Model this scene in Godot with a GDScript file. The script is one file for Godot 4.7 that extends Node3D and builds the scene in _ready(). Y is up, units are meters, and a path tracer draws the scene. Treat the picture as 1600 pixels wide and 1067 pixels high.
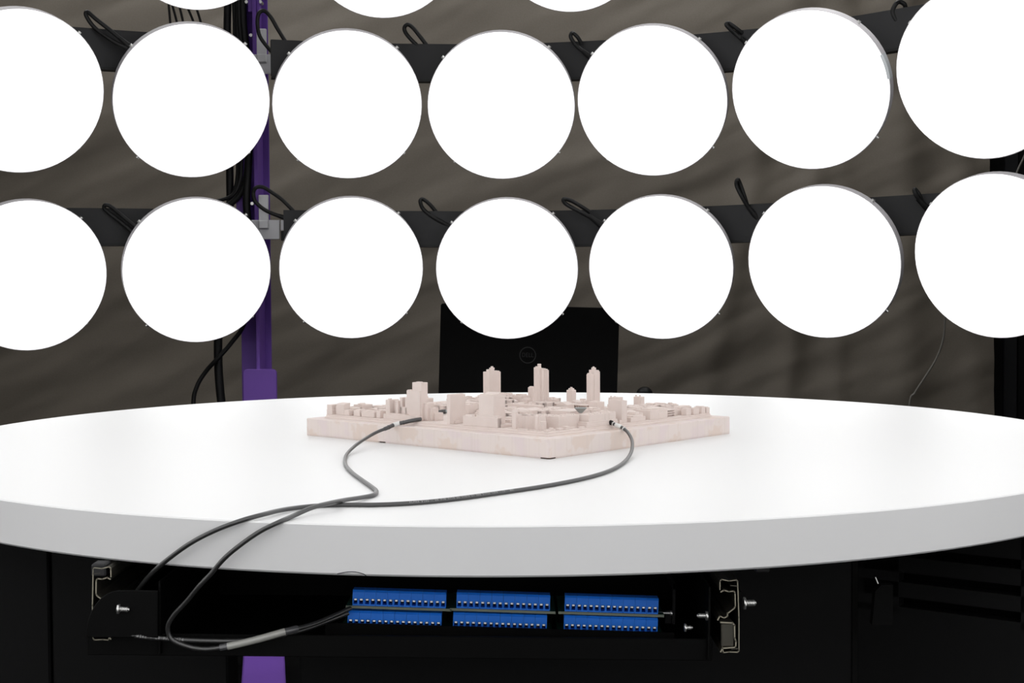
extends Node3D
# A round white turntable with a cast city relief on it, inside a dome of round light panels.
# Metres, y up; the middle of the table stands over the origin.

const TABLE_TOP := 0.69
const TABLE_RADIUS := 0.548
const LAMP_GLOW := 1.0
const LAMP_ENERGY := 0.0105
const ROOM_ENERGY := 1.5

var mats := {}
var counts := {}
var lamp_source: Node3D
var rng := RandomNumberGenerator.new()


func _ready():
	# ---------------------------------------------------------------- camera, sky, exposure
	var cam := Camera3D.new()
	cam.name = "camera"
	add_child(cam)
	var right := Vector3(0.999982, -0.005971, 0.000192)
	var up := Vector3(0.005974, 0.999464, -0.032195)
	cam.transform = Transform3D(Basis(right, up, right.cross(up)).orthonormalized(), Vector3(0.0016, 0.821, 1.3179))
	cam.fov = rad_to_deg(2.0 * atan(533.5 / 2100.0))
	cam.near = 0.02
	cam.far = 30.0
	cam.current = true
	var env := Environment.new()
	env.background_mode = Environment.BG_COLOR
	env.background_color = Color(0.0, 0.0, 0.0)
	env.ambient_light_source = Environment.AMBIENT_SOURCE_BG
	env.tonemap_mode = Environment.TONE_MAPPER_LINEAR
	env.tonemap_exposure = 1.0
	env.sdfgi_enabled = true
	env.ssao_enabled = true
	env.ssil_enabled = true
	var we := WorldEnvironment.new()
	we.name = "world_environment"
	we.environment = env
	add_child(we)
	rng.seed = 11
	make_materials()
	# ---------------------------------------------------------------- the setting and the large things
	build_room()
	build_dome()
	build_backdrop()
	build_table()
	build_rails()
	build_post()
	build_background()
	build_city()
	# ---------------------------------------------------------------- small things
	build_drawer()
	build_boards()
	build_cables()


# ==================================================================== materials
func flat(called: String, c: Color, rough: float, metal := 0.0, spec := 0.5) -> StandardMaterial3D:
	var m := StandardMaterial3D.new()
	m.resource_name = called
	m.albedo_color = c
	m.roughness = rough
	m.metallic = metal
	m.metallic_specular = spec
	mats[called] = m
	return m


func noise(s: int, freq: float, octaves := 4, kind := FastNoiseLite.TYPE_SIMPLEX_SMOOTH) -> FastNoiseLite:
	var n := FastNoiseLite.new()
	n.seed = s
	n.noise_type = kind
	n.frequency = freq
	n.fractal_octaves = octaves
	return n


func grain(called: String, s: int, freq: float, lo: Color, hi: Color, scale: float) -> void:
	# a fine even grain of two close tones
	var img := noise(s, freq, 5).get_seamless_image(256, 256)
	var out := Image.create(256, 256, false, Image.FORMAT_RGB8)
	for y in 256:
		for x in 256:
			out.set_pixel(x, y, lo.lerp(hi, img.get_pixel(x, y).r))
	out.generate_mipmaps()
	var m: StandardMaterial3D = mats[called]
	m.albedo_color = Color.WHITE
	m.albedo_texture = ImageTexture.create_from_image(out)
	m.uv1_triplanar = true
	m.uv1_scale = Vector3(scale, scale, scale)


func make_materials():
	flat("laminate", Color(0.9, 0.9, 0.9), 0.42, 0.0, 0.45)
	flat("edge_band", Color(0.865, 0.865, 0.868), 0.42)
	flat("plaster", Color(0.873, 0.82, 0.795), 0.85, 0.0, 0.3)
	flat("slab", Color(0.873, 0.82, 0.795), 0.8, 0.0, 0.3)
	flat("black_paint", Color(0.078, 0.078, 0.08), 0.6, 0.0, 0.25)
	flat("black_floor", Color(0.07, 0.07, 0.07), 0.95, 0.0, 0.1)
	flat("black_metal", Color(0.035, 0.035, 0.035), 0.5, 0.0, 0.2)
	flat("rail_black", Color(0.145, 0.145, 0.15), 0.55, 0.0, 0.4)
	flat("rubber", Color(0.17, 0.17, 0.17), 0.34, 0.0, 0.75)
	flat("cord", Color(0.085, 0.085, 0.085), 0.5, 0.0, 0.4)
	flat("print", Color(0.62, 0.62, 0.62), 0.6)
	flat("sleeve", Color(0.62, 0.62, 0.6), 0.25, 0.0, 0.7)
	flat("clear_sleeve", Color(0.3, 0.3, 0.31), 0.2, 0.0, 0.8)
	flat("white_label", Color(0.86, 0.86, 0.85), 0.5)
	flat("purple", Color(0.45, 0.30, 0.665), 0.5, 0.0, 0.4)
	flat("steel", Color(0.85, 0.85, 0.84), 0.3, 0.85)
	flat("zinc", Color(0.34, 0.33, 0.30), 0.45, 0.8)
	flat("cut_steel", Color(0.66, 0.64, 0.57), 0.4, 0.6)
	flat("tin", Color(0.9, 0.89, 0.86), 0.4, 0.9)
	flat("chip_brown", Color(0.27, 0.2, 0.17), 0.95)
	flat("aluminium", Color(0.86, 0.86, 0.87), 0.5, 0.35)
	flat("lamp_body", Color(0.80, 0.79, 0.80), 0.45)
	flat("tape", Color(0.88, 0.9, 0.91), 0.25, 0.0, 0.7)
	flat("blue", Color(0.14, 0.50, 0.96), 0.42, 0.0, 0.45)
	flat("hole", Color(0.05, 0.04, 0.04), 0.8)
	flat("board", Color(0.06, 0.28, 0.2), 0.5)
	flat("board_edge", Color(0.5, 0.53, 0.47), 0.7)
	flat("monitor_black", Color(0.09, 0.09, 0.09), 0.6, 0.0, 0.25)
	flat("emblem", Color(0.2, 0.2, 0.2), 0.4)
	flat("emblem_field", Color(0.065, 0.065, 0.065), 0.5, 0.0, 0.3)
	flat("wall_dark", Color(0.28, 0.27, 0.25), 0.9, 0.0, 0.2)
	flat("rack_black", Color(0.11, 0.11, 0.11), 0.55, 0.0, 0.3)
	flat("rack_strip", Color(0.22, 0.22, 0.23), 0.5, 0.0, 0.35)
	flat("wire_grey", Color(0.5, 0.49, 0.46), 0.6)
	flat("thread", Color(0.2, 0.2, 0.22), 0.9)
	flat("cup_metal", Color(0.62, 0.65, 0.65), 0.35, 0.6)
	flat("fabric", Color(0.47, 0.445, 0.405), 0.62, 0.0, 0.55)
	grain("fabric", 5, 0.06, Color(0.522, 0.488, 0.438), Color(0.552, 0.52, 0.474), 9.0)
	grain("plaster", 7, 0.02, Color(0.852, 0.797, 0.772), Color(0.872, 0.820, 0.797), 9.0)
	var glow := flat("glow", Color(0.95, 0.95, 0.95), 0.5)
	glow.emission_enabled = true
	glow.emission = Color(1.0, 1.0, 1.0)
	glow.emission_energy_multiplier = LAMP_GLOW
	# the slab: stone-like cast with pink and tan patches and thin upright streaks
	var patch := noise(21, 0.008, 3).get_seamless_image(512, 512)
	var vein := noise(33, 0.05, 4).get_seamless_image(512, 512)
	var line := noise(41, 0.12, 2).get_seamless_image(512, 512)
	var img := Image.create(512, 512, false, Image.FORMAT_RGB8)
	for y in 512:
		for x in 512:
			var c := Color(0.873, 0.826, 0.806)
			var p := patch.get_pixel(x, y).r
			var v := vein.get_pixel(x, y).r
			var t := smoothstep(0.56, 0.68, p + (v - 0.5) * 0.34)
			c = c.lerp(Color(0.842, 0.768, 0.722), t * 0.55)
			c = c.lerp(Color(0.862, 0.808, 0.806), smoothstep(0.44, 0.32, p + (v - 0.5) * 0.1) * 0.8)
			c = c.lerp(Color(0.83, 0.78, 0.752), smoothstep(0.55, 0.8, line.get_pixel(x, 40).r) * 0.3)
			img.set_pixel(x, y, c)
	img.generate_mipmaps()
	var slab: StandardMaterial3D = mats["slab"]
	slab.albedo_color = Color.WHITE
	slab.albedo_texture = ImageTexture.create_from_image(img)
	slab.uv1_triplanar = true
	slab.uv1_scale = Vector3(4.0, 4.0, 4.0)
	slab.uv1_offset = Vector3(0.5, 0.0, 0.0)


# ==================================================================== mesh helpers
func mb() -> SurfaceTool:
	var st := SurfaceTool.new()
	st.begin(Mesh.PRIMITIVE_TRIANGLES)
	st.set_smooth_group(-1)
	return st


func tri(st: SurfaceTool, a: Vector3, b: Vector3, c: Vector3):
	# given anticlockwise as seen from outside
	st.add_vertex(a)
	st.add_vertex(c)
	st.add_vertex(b)


func quad(st: SurfaceTool, a: Vector3, b: Vector3, c: Vector3, d: Vector3):
	tri(st, a, b, c)
	tri(st, a, c, d)


func box(st: SurfaceTool, c: Vector3, s: Vector3, bev := 0.0, xf := Transform3D()):
	# a box with chamfered edges
	st.set_smooth_group(-1)
	var h := s * 0.5
	var b := minf(bev, minf(h.x, minf(h.y, h.z)) * 0.9)
	var f := func(x: float, y: float, z: float) -> Vector3: return xf * (c + Vector3(x, y, z))
	for sx in [-1.0, 1.0]:
		var x0: float = sx * h.x
		var q := [f.call(x0, -h.y + b, -h.z + b), f.call(x0, h.y - b, -h.z + b), f.call(x0, h.y - b, h.z - b), f.call(x0, -h.y + b, h.z - b)]
		if sx < 0.0: q.reverse()
		quad(st, q[0], q[1], q[2], q[3])
	for sy in [-1.0, 1.0]:
		var y0: float = sy * h.y
		var q := [f.call(-h.x + b, y0, -h.z + b), f.call(-h.x + b, y0, h.z - b), f.call(h.x - b, y0, h.z - b), f.call(h.x - b, y0, -h.z + b)]
		if sy < 0.0: q.reverse()
		quad(st, q[0], q[1], q[2], q[3])
	for sz in [-1.0, 1.0]:
		var z0: float = sz * h.z
		var q := [f.call(-h.x + b, -h.y + b, z0), f.call(h.x - b, -h.y + b, z0), f.call(h.x - b, h.y - b, z0), f.call(-h.x + b, h.y - b, z0)]
		if sz < 0.0: q.reverse()
		quad(st, q[0], q[1], q[2], q[3])
	if b <= 0.0: return
	for s1 in [-1.0, 1.0]:
		for s2 in [-1.0, 1.0]:
			# edges along x, y and z
			var e := [f.call(-h.x + b, s1 * h.y, s2 * (h.z - b)), f.call(h.x - b, s1 * h.y, s2 * (h.z - b)), f.call(h.x - b, s1 * (h.y - b), s2 * h.z), f.call(-h.x + b, s1 * (h.y - b), s2 * h.z)]
			if s1 * s2 > 0.0: e.reverse()
			quad(st, e[0], e[1], e[2], e[3])
			e = [f.call(s1 * h.x, -h.y + b, s2 * (h.z - b)), f.call(s1 * h.x, h.y - b, s2 * (h.z - b)), f.call(s1 * (h.x - b), h.y - b, s2 * h.z), f.call(s1 * (h.x - b), -h.y + b, s2 * h.z)]
			if s1 * s2 < 0.0: e.reverse()
			quad(st, e[0], e[1], e[2], e[3])
			e = [f.call(s1 * h.x, s2 * (h.y - b), -h.z + b), f.call(s1 * h.x, s2 * (h.y - b), h.z - b), f.call(s1 * (h.x - b), s2 * h.y, h.z - b), f.call(s1 * (h.x - b), s2 * h.y, -h.z + b)]
			if s1 * s2 > 0.0: e.reverse()
			quad(st, e[0], e[1], e[2], e[3])
			for s3 in [-1.0, 1.0]:
				var t := [f.call(s1 * h.x, s2 * (h.y - b), s3 * (h.z - b)), f.call(s1 * (h.x - b), s2 * h.y, s3 * (h.z - b)), f.call(s1 * (h.x - b), s2 * (h.y - b), s3 * h.z)]
				if s1 * s2 * s3 < 0.0: t.reverse()
				tri(st, t[0], t[1], t[2])


func span(st: SurfaceTool, a: Vector3, b: Vector3, bev := 0.0, xf := Transform3D()):
	box(st, (a + b) * 0.5, (b - a).abs(), bev, xf)


func lathe(st: SurfaceTool, profile: Array, n: int, xf := Transform3D()):
	# profile of (radius, height), from the bottom middle outwards and up; hard creases between its segments
	for k in profile.size() - 1:
		st.set_smooth_group(k)
		var p: Vector2 = profile[k]
		var q: Vector2 = profile[k + 1]
		for i in n:
			var a0 := TAU * i / n
			var a1 := TAU * (i + 1) / n
			var d0 := Vector3(cos(a0), 0, -sin(a0))
			var d1 := Vector3(cos(a1), 0, -sin(a1))
			var v := [xf * (d0 * p.x + Vector3.UP * p.y), xf * (d1 * p.x + Vector3.UP * p.y), xf * (d1 * q.x + Vector3.UP * q.y), xf * (d0 * q.x + Vector3.UP * q.y)]
			if p.x > 1e-7: tri(st, v[0], v[1], v[2])
			if q.x > 1e-7: tri(st, v[0], v[2], v[3])
	st.set_smooth_group(-1)


func prism(st: SurfaceTool, poly: PackedVector2Array, y0: float, y1: float, xf := Transform3D(), bev := 0.0):
	# an upright prism over a plan of (x, z), its top edge chamfered by bev
	st.set_smooth_group(-1)
	var pts := poly.duplicate()
	if Geometry2D.is_polygon_clockwise(pts): pts.reverse()
	# now anticlockwise in (x, z) with z down the page; seen from above (y up) it runs clockwise
	var top := pts
	if bev > 0.0:
		var off := Geometry2D.offset_polygon(pts, -bev, Geometry2D.JOIN_MITER)
		if off.size() == 1 and off[0].size() == pts.size():
			top = off[0]
			var best := 0
			for i in top.size():
				if top[i].distance_to(pts[0]) < top[best].distance_to(pts[0]): best = i
			var turned := PackedVector2Array()
			for i in top.size(): turned.append(top[(best + i) % top.size()])
			top = turned
		else:
			bev = 0.0
	var n := pts.size()
	for i in n:
		var a := pts[i]
		var b := pts[(i + 1) % n]
		quad(st, xf * Vector3(b.x, y0, b.y), xf * Vector3(a.x, y0, a.y), xf * Vector3(a.x, y1 - bev, a.y), xf * Vector3(b.x, y1 - bev, b.y))
		if bev > 0.0:
			var c := top[i]
			var d := top[(i + 1) % n]
			quad(st, xf * Vector3(b.x, y1 - bev, b.y), xf * Vector3(a.x, y1 - bev, a.y), xf * Vector3(c.x, y1, c.y), xf * Vector3(d.x, y1, d.y))
	var ids := Geometry2D.triangulate_polygon(top)
	for k in range(0, ids.size(), 3):
		var t := [top[ids[k]], top[ids[k + 1]], top[ids[k + 2]]]
		if (t[1] - t[0]).cross(t[2] - t[0]) > 0.0: t.reverse()
		tri(st, xf * Vector3(t[0].x, y1, t[0].y), xf * Vector3(t[1].x, y1, t[1].y), xf * Vector3(t[2].x, y1, t[2].y))
	ids = Geometry2D.triangulate_polygon(pts)
	for k in range(0, ids.size(), 3):
		var t := [pts[ids[k]], pts[ids[k + 1]], pts[ids[k + 2]]]
		if (t[1] - t[0]).cross(t[2] - t[0]) < 0.0: t.reverse()
		tri(st, xf * Vector3(t[0].x, y0, t[0].y), xf * Vector3(t[1].x, y0, t[1].y), xf * Vector3(t[2].x, y0, t[2].y))


func smooth_path(pts: Array, steps := 5) -> Array:
	# a curve through the points
	var out := []
	for i in pts.size() - 1:
		var p0: Vector3 = pts[maxi(i - 1, 0)]
		var p1: Vector3 = pts[i]
		var p2: Vector3 = pts[i + 1]
		var p3: Vector3 = pts[mini(i + 2, pts.size() - 1)]
		for k in steps:
			out.append(p1.cubic_interpolate(p2, p0, p3, float(k) / steps))
	out.append(pts[-1])
	return out


func tube(st: SurfaceTool, path: Array, r: float, n := 8, r_end := -1.0):
	st.set_smooth_group(0)
	if r_end < 0.0: r_end = r
	var rings := []
	var side := Vector3.ZERO
	var last := path.size() - 1
	for i in path.size():
		var d: Vector3 = (path[mini(i + 1, last)] - path[maxi(i - 1, 0)]).normalized()
		if side == Vector3.ZERO:
			side = d.cross(Vector3.UP if absf(d.y) < 0.9 else Vector3.RIGHT).normalized()
		side = (side - d * side.dot(d)).normalized()
		var other := d.cross(side)
		var ring := []
		var rr := lerpf(r, r_end, float(i) / last)
		for k in n:
			ring.append(path[i] + (side * cos(TAU * k / n) + other * sin(TAU * k / n)) * rr)
		rings.append(ring)
	for i in last:
		for k in n:
			var m := (k + 1) % n
			quad(st, rings[i][k], rings[i][m], rings[i + 1][m], rings[i + 1][k])
	st.set_smooth_group(-1)
	for k in range(1, n - 1):
		tri(st, rings[0][0], rings[0][k + 1], rings[0][k])
		tri(st, rings[last][0], rings[last][k], rings[last][k + 1])


func numbered(called: String, parent: Node) -> String:
	var key := str(parent.get_instance_id()) + called
	var n: int = counts.get(key, 0)
	counts[key] = n + 1
	return called if n == 0 else "%s_%03d" % [called, n]


func obj(called: String, st: SurfaceTool, m: String, parent: Node3D = self) -> MeshInstance3D:
	st.generate_normals()
	var o := MeshInstance3D.new()
	o.mesh = st.commit()
	return put(called, o, m, parent)


func put(called: String, o: MeshInstance3D, m: String, parent: Node3D = self) -> MeshInstance3D:
	o.name = numbered(called, parent)
	o.material_override = mats[m]
	o.cast_shadow = GeometryInstance3D.SHADOW_CASTING_SETTING_ON
	parent.add_child(o, true)
	return o


func tag(o: Node, label: String, category: String, group := "") -> Node:
	o.set_meta("label", label)
	o.set_meta("category", category)
	if group: o.set_meta("group", group)
	return o


func thing(called: String, label: String, category: String, at := Vector3.ZERO, group := "") -> Node3D:
	var o := Node3D.new()
	o.name = numbered(called, self)
	add_child(o, true)
	o.position = at
	tag(o, label, category, group)
	return o


func structure(called: String, st: SurfaceTool, m: String):
	obj(called, st, m).set_meta("kind", "structure")


# ==================================================================== the room
func build_room():
	var st := mb()
	span(st, Vector3(-3.3, -0.1, -3.6), Vector3(3.3, 0.0, 3.4))
	structure("floor", st, "black_floor")
	st = mb()
	span(st, Vector3(-3.3, 3.0, -3.6), Vector3(3.3, 3.1, 3.4))
	structure("ceiling", st, "wall_dark")
	var walls := {"wall_back": [Vector3(-3.3, 0, -3.6), Vector3(3.3, 3.0, -3.5)], "wall_front": [Vector3(-3.3, 0, 3.3), Vector3(3.3, 3.0, 3.4)],
		"wall_left": [Vector3(-3.3, 0, -3.5), Vector3(-3.2, 3.0, 3.3)], "wall_right": [Vector3(3.2, 0, -3.5), Vector3(3.3, 3.0, 3.3)]}
	for w in walls:
		st = mb()
		span(st, walls[w][0], walls[w][1])
		structure(w, st, "rack_black" if w == "wall_back" else "wall_dark")
	# the room's own ceiling lights, between the dome and the fabric
	for x in [-1.25, 0.75]:
		var o := thing("ceiling_light", "long white ceiling light of the room, above the picture", "ceiling light", Vector3(x, 3.0, -1.95), "ceiling lights of the room")
		st = mb()
		span(st, Vector3(-0.62, -0.06, -0.16), Vector3(0.62, 0.0, 0.16), 0.004)
		obj("housing", st, "lamp_body", o)
		st = mb()
		span(st, Vector3(-0.60, -0.066, -0.14), Vector3(0.60, -0.0601, 0.14), 0.001)
		obj("diffuser", st, "glow", o)
		var l := AreaLight3D.new()
		l.name = "room_light"
		l.area_size = Vector2(1.2, 0.28)
		l.light_energy = ROOM_ENERGY
		l.shadow_enabled = true
		l.area_range = 9.0
		l.area_attenuation = 2.0
		l.position = Vector3(0, -0.069, 0)
		l.rotation.x = -PI / 2
		o.add_child(l)


# ==================================================================== the dome of light panels
func make_lamp() -> Node3D:
	var o := Node3D.new()
	# turned so that the lathe's axis, y, becomes -z: the panel faces its node's -z
	var face := Transform3D(Basis(Vector3.RIGHT, -PI / 2), Vector3.ZERO)
	var st := mb()
	lathe(st, [Vector2(0, -0.042), Vector2(0.06, -0.042), Vector2(0.062, -0.026), Vector2(0.1488, -0.026), Vector2(0.15, -0.0248), Vector2(0.15, -0.001), Vector2(0.1495, 0.0), Vector2(0.1488, 0.0), Vector2(0.1488, -0.0015), Vector2(0, -0.0015)], 72, face)
	obj("housing", st, "lamp_body", o)
	st = mb()
	lathe(st, [Vector2(0, -0.0012), Vector2(0.1486, -0.0012), Vector2(0.1486, 0.0002), Vector2(0.1475, 0.0008), Vector2(0, 0.001)], 72, face)
	obj("diffuser", st, "glow", o)
	for k in 4:
		var a := TAU * (k + 0.45) / 4.0
		st = mb()
		var d := Vector3(cos(a), sin(a), 0)
		tube(st, [d * 0.149 + Vector3(0, 0, 0.015), d * 0.1545 + Vector3(0, 0, 0.015)], 0.0034, 8)
		obj("screw", st, "steel", o)
	var l := AreaLight3D.new()
	l.name = "panel_light"
	l.area_size = Vector2(0.205, 0.205)
	l.light_energy = LAMP_ENERGY
	l.light_color = Color(1, 1, 1)
	l.shadow_enabled = true
	l.area_range = 8.0
	l.area_attenuation = 2.0
	l.position = Vector3(0, 0, -0.003)
	o.add_child(l)
	return o


func lamp(at: Vector3, aim: Vector3, label: String, group: String) -> Node3D:
	if lamp_source == null:
		lamp_source = make_lamp()
		lamp_source.name = "unplaced_lamp"
	var o: Node3D = lamp_source.duplicate()
	o.name = numbered("light_panel", self)
	add_child(o, true)
	var z := (at - aim).normalized()
	var x := Vector3.UP.cross(z).normalized()
	if x.length() < 0.5: x = Vector3.RIGHT
	o.transform = Transform3D(Basis(x, z.cross(x), z), at)
	tag(o, label, "light panel", group)
	return o


func cord_on(o: Node3D, z: float, xy: Array, bulge := 0.012):
	# the black cord of a panel: points in millimetres across and up at depth z, its loop standing a little forward
	var pts := []
	for i in xy.size():
		var f := sin(PI * i / (xy.size() - 1.0))
		pts.append(o.transform.affine_inverse() * Vector3(xy[i][0] * 0.001, xy[i][1] * 0.001, z + bulge * f * (1.0 if i % 2 else 0.7)))
	var st := mb()
	tube(st, smooth_path(pts, 5), 0.0042, 8)
	var last: Vector3 = pts[-1]
	var d: Vector3 = (last - pts[-2]).normalized()
	tube(st, [last - d * 0.028, last - d * 0.004, last + d * 0.012], 0.0042, 8, 0.0085)
	obj("power_cord", st, "cord", o)


func build_dome():
	var aim := [Vector3(-0.10, 0.58, 0.0), Vector3(-0.10, 0.72, 0.0), Vector3(-0.10, 0.85, 0.0)]
	var low := [[-945.1, 869.9, -1328.0], [-642.2, 880.4, -1443.0], [-333.4, 884.7, -1501.4], [-8.5, 881.1, -1512.7], [307.8, 880.8, -1453.9], [605.2, 885.9, -1292.8], [866.0, 889.8, -1092.2]]
	var mid := [[-885.9, 1199.8, -1134.6], [-614.6, 1204.8, -1300.7], [-326.4, 1210.0, -1400.0], [-17.8, 1209.1, -1420.9], [281.1, 1208.2, -1361.5], [560.1, 1204.6, -1209.2], [795.8, 1197.3, -971.3]]
	var high := [[-566.0, 1497.0, -1153.7], [-240.0, 1503.0, -1261.0], [115.0, 1516.0, -1277.8]]
	var nth := ["first", "second", "third", "fourth", "fifth", "sixth", "seventh"]
	var made := []
	for i in 7:
		var p: Array = low[i]
		made.append(lamp(Vector3(p[0], p[1], p[2]) * 0.001, aim[0], "round glowing light panel, %s from the left in the row just above the table" % nth[i], "round light panels behind the table"))
	for i in 7:
		var p: Array = mid[i]
		made.append(lamp(Vector3(p[0], p[1], p[2]) * 0.001, aim[1], "round glowing light panel, %s from the left in the middle row" % nth[i], "round light panels behind the table"))
	for i in 3:
		var p: Array = high[i]
		made.append(lamp(Vector3(p[0], p[1], p[2]) * 0.001, aim[2], "round glowing light panel cut off by the photo's top edge, %s from the left" % nth[i], "round light panels behind the table"))
	# a piece of clear tape on the rim of one panel
	var st := mb()
	for k in 6:
		var a := deg_to_rad(158.0 + k * 3.0)
		var b := deg_to_rad(158.0 + (k + 1) * 3.0)
		var d := Vector3(cos(a), sin(a), 0)
		var e := Vector3(cos(b), sin(b), 0)
		var up := Vector3(0, 0, 0.022)
		quad(st, d * 0.1508, e * 0.1508, e * 0.1508 + up, d * 0.1508 + up)
		quad(st, d * 0.146 - Vector3(0, 0, 0.0016), e * 0.146 - Vector3(0, 0, 0.0016), e * 0.1508, d * 0.1508)
	obj("tape_strip", st, "tape", made[12])
	# the cords of the panels in view
	cord_on(made[8], -1.262, [[-724, 1301], [-752, 1313], [-788, 1339], [-804, 1362], [-802, 1370], [-787, 1357], [-757, 1333], [-721, 1303]], 0.006)
	cord_on(made[9], -1.4575, [[-447, 1333], [-458, 1348], [-475, 1376], [-488, 1399], [-501, 1411], [-511, 1405], [-515, 1385], [-510, 1359], [-494, 1336], [-478, 1320], [-461, 1307]])
	cord_on(made[10], -1.4744, [[-169, 1341], [-182, 1358], [-199, 1379], [-210, 1384], [-216, 1375], [-206, 1358], [-180, 1334], [-150, 1315]])
	cord_on(made[11], -1.43, [[146, 1337], [138, 1349], [128, 1357], [124, 1348], [135, 1332], [151, 1319], [168, 1306]])
	cord_on(made[12], -1.33, [[456, 1336], [444, 1344], [429, 1354], [423, 1350], [439, 1336], [459, 1319], [471, 1309]])
	cord_on(made[13], -1.20, [[737, 1351], [734, 1361], [724, 1366], [715, 1360], [711, 1347], [717, 1331], [729, 1321], [743, 1316]])
	cord_on(made[1], -1.435, [[-753, 961], [-782, 985], [-810, 1009], [-823, 1016], [-829, 1011], [-820, 1001], [-797, 982], [-764, 954]], 0.006)
	cord_on(made[2], -1.5589, [[-451, 996], [-468, 1015], [-488, 1035], [-509, 1050], [-526, 1060], [-540, 1059], [-547, 1048], [-542, 1029], [-523, 1012], [-496, 1000], [-472, 992]])
	cord_on(made[3], -1.5664, [[-158, 1005], [-172, 1022], [-186, 1033], [-192, 1029], [-186, 1012], [-161, 992], [-138, 980]])
	cord_on(made[4], -1.5064, [[167, 1000], [148, 1012], [127, 1024], [111, 1027], [116, 1017], [144, 1001], [171, 987], [185, 977]])
	cord_on(made[5], -1.42, [[482, 1005], [474, 1027], [466, 1049], [460, 1058], [458, 1047], [469, 1023], [484, 1001], [501, 982]])
	cord_on(made[6], -1.25, [[784, 1001], [776, 1014], [768, 1023], [769, 1014], [781, 999], [793, 989]])
	# the rest of the dome, round the sides and behind the camera
	var centre := Vector3(0, TABLE_TOP, 0)
	var rows := [[-5.2, 24.0, 15], [7.35, 12.3, 29], [20.0, 12.45, 29], [32.6, 16.3, 22], [45.5, 21.0, 17], [58.5, 30.0, 12], [72.0, 60.0, 6]]
	for r in rows.size():
		var el := deg_to_rad(rows[r][0])
		var n: int = rows[r][2]
		for k in n:
			var az := TAU * k / n
			var p: Vector3 = centre + Vector3(sin(az) * cos(el), sin(el), -cos(az) * cos(el)) * 1.523
			var near := false
			if r == 0 and p.z < 0.25: continue
			for m in made:
				if m.position.distance_to(p) < 0.31: near = true
			if near: continue
			lamp(p, centre + Vector3(0, 0.03, 0), "round white light panel of the dome's other rows, outside the picture", "light panels round the rest of the dome")
	lamp_source.free()


func bar_along(st: SurfaceTool, pts: Array, half_h: float, half_t: float):
	# a flat upright bar bent along a row of points
	var path := smooth_path(pts, 6)
	var rings := []
	var last := path.size() - 1
	for i in path.size():
		var d: Vector3 = path[mini(i + 1, last)] - path[maxi(i - 1, 0)]
		d.y = 0
		var s := d.normalized().cross(Vector3.UP) * half_t
		var u := Vector3.UP * half_h
		rings.append([path[i] + s - u, path[i] + s + u, path[i] - s + u, path[i] - s - u])
	for i in last:
		for k in 4:
			st.set_smooth_group(k)
			var m := (k + 1) % 4
			quad(st, rings[i][k], rings[i + 1][k], rings[i + 1][m], rings[i][m])
	st.set_smooth_group(-1)
	quad(st, rings[0][0], rings[0][1], rings[0][2], rings[0][3])
	quad(st, rings[last][3], rings[last][2], rings[last][1], rings[last][0])


func build_rails():
	var low := [[-1.16, 0.971, -1.24], [-0.9707, 0.9728, -1.3834], [-0.80, 0.974, -1.452], [-0.6565, 0.9747, -1.5027], [-0.575, 0.9747, -1.522], [-0.482, 0.9747, -1.545], [-0.3367, 0.9735, -1.5587], [-0.17, 0.972, -1.5665], [-0.0023, 0.9708, -1.5659], [0.16, 0.971, -1.545], [0.3236, 0.9717, -1.5041], [0.48, 0.973, -1.433], [0.6313, 0.9749, -1.3417], [0.79, 0.979, -1.26], [0.935, 0.983, -1.18], [1.07, 0.986, -1.09]]
	var mid := [[-1.08, 1.295, -1.05], [-0.9131, 1.3005, -1.1899], [-0.77, 1.305, -1.285], [-0.6286, 1.308, -1.3581], [-0.57, 1.3085, -1.381], [-0.482, 1.309, -1.414], [-0.3295, 1.3095, -1.4556], [-0.17, 1.309, -1.472], [-0.0118, 1.3079, -1.4723], [0.14, 1.3075, -1.447], [0.2961, 1.3072, -1.4055], [0.44, 1.3065, -1.343], [0.5859, 1.3062, -1.2592], [0.735, 1.317, -1.185], [0.89, 1.331, -1.11], [1.03, 1.338, -1.02]]
	var rows := [[low, "lowest"], [mid, "middle"]]
	for r in rows:
		var pts := []
		for p in r[0]: pts.append(Vector3(p[0], p[1], p[2]))
		for side in 2:
			var o := thing("mounting_rail", "flat black curved rail behind the %s row of light panels, %s of the purple post" % [r[1], ["left", "right"][side]], "rail", pts[0 if side == 0 else 5], "black rails behind the light panels")
			var own := []
			for p in (pts.slice(0, 5) if side == 0 else pts.slice(5)): own.append(p - o.position)
			var st := mb()
			bar_along(st, own, 0.036, 0.006)
			obj("bar", st, "rail_black", o)
			st = mb()
			bar_along(st, [own[0] + Vector3(0, -0.0345, 0.0), own[1] + Vector3(0, -0.0345, 0.0)] if own.size() == 2 else own.map(func(p: Vector3) -> Vector3: return p + Vector3(0, -0.0385, -0.006)), 0.0025, 0.012)
			obj("lower_flange", st, "cord", o)


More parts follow.
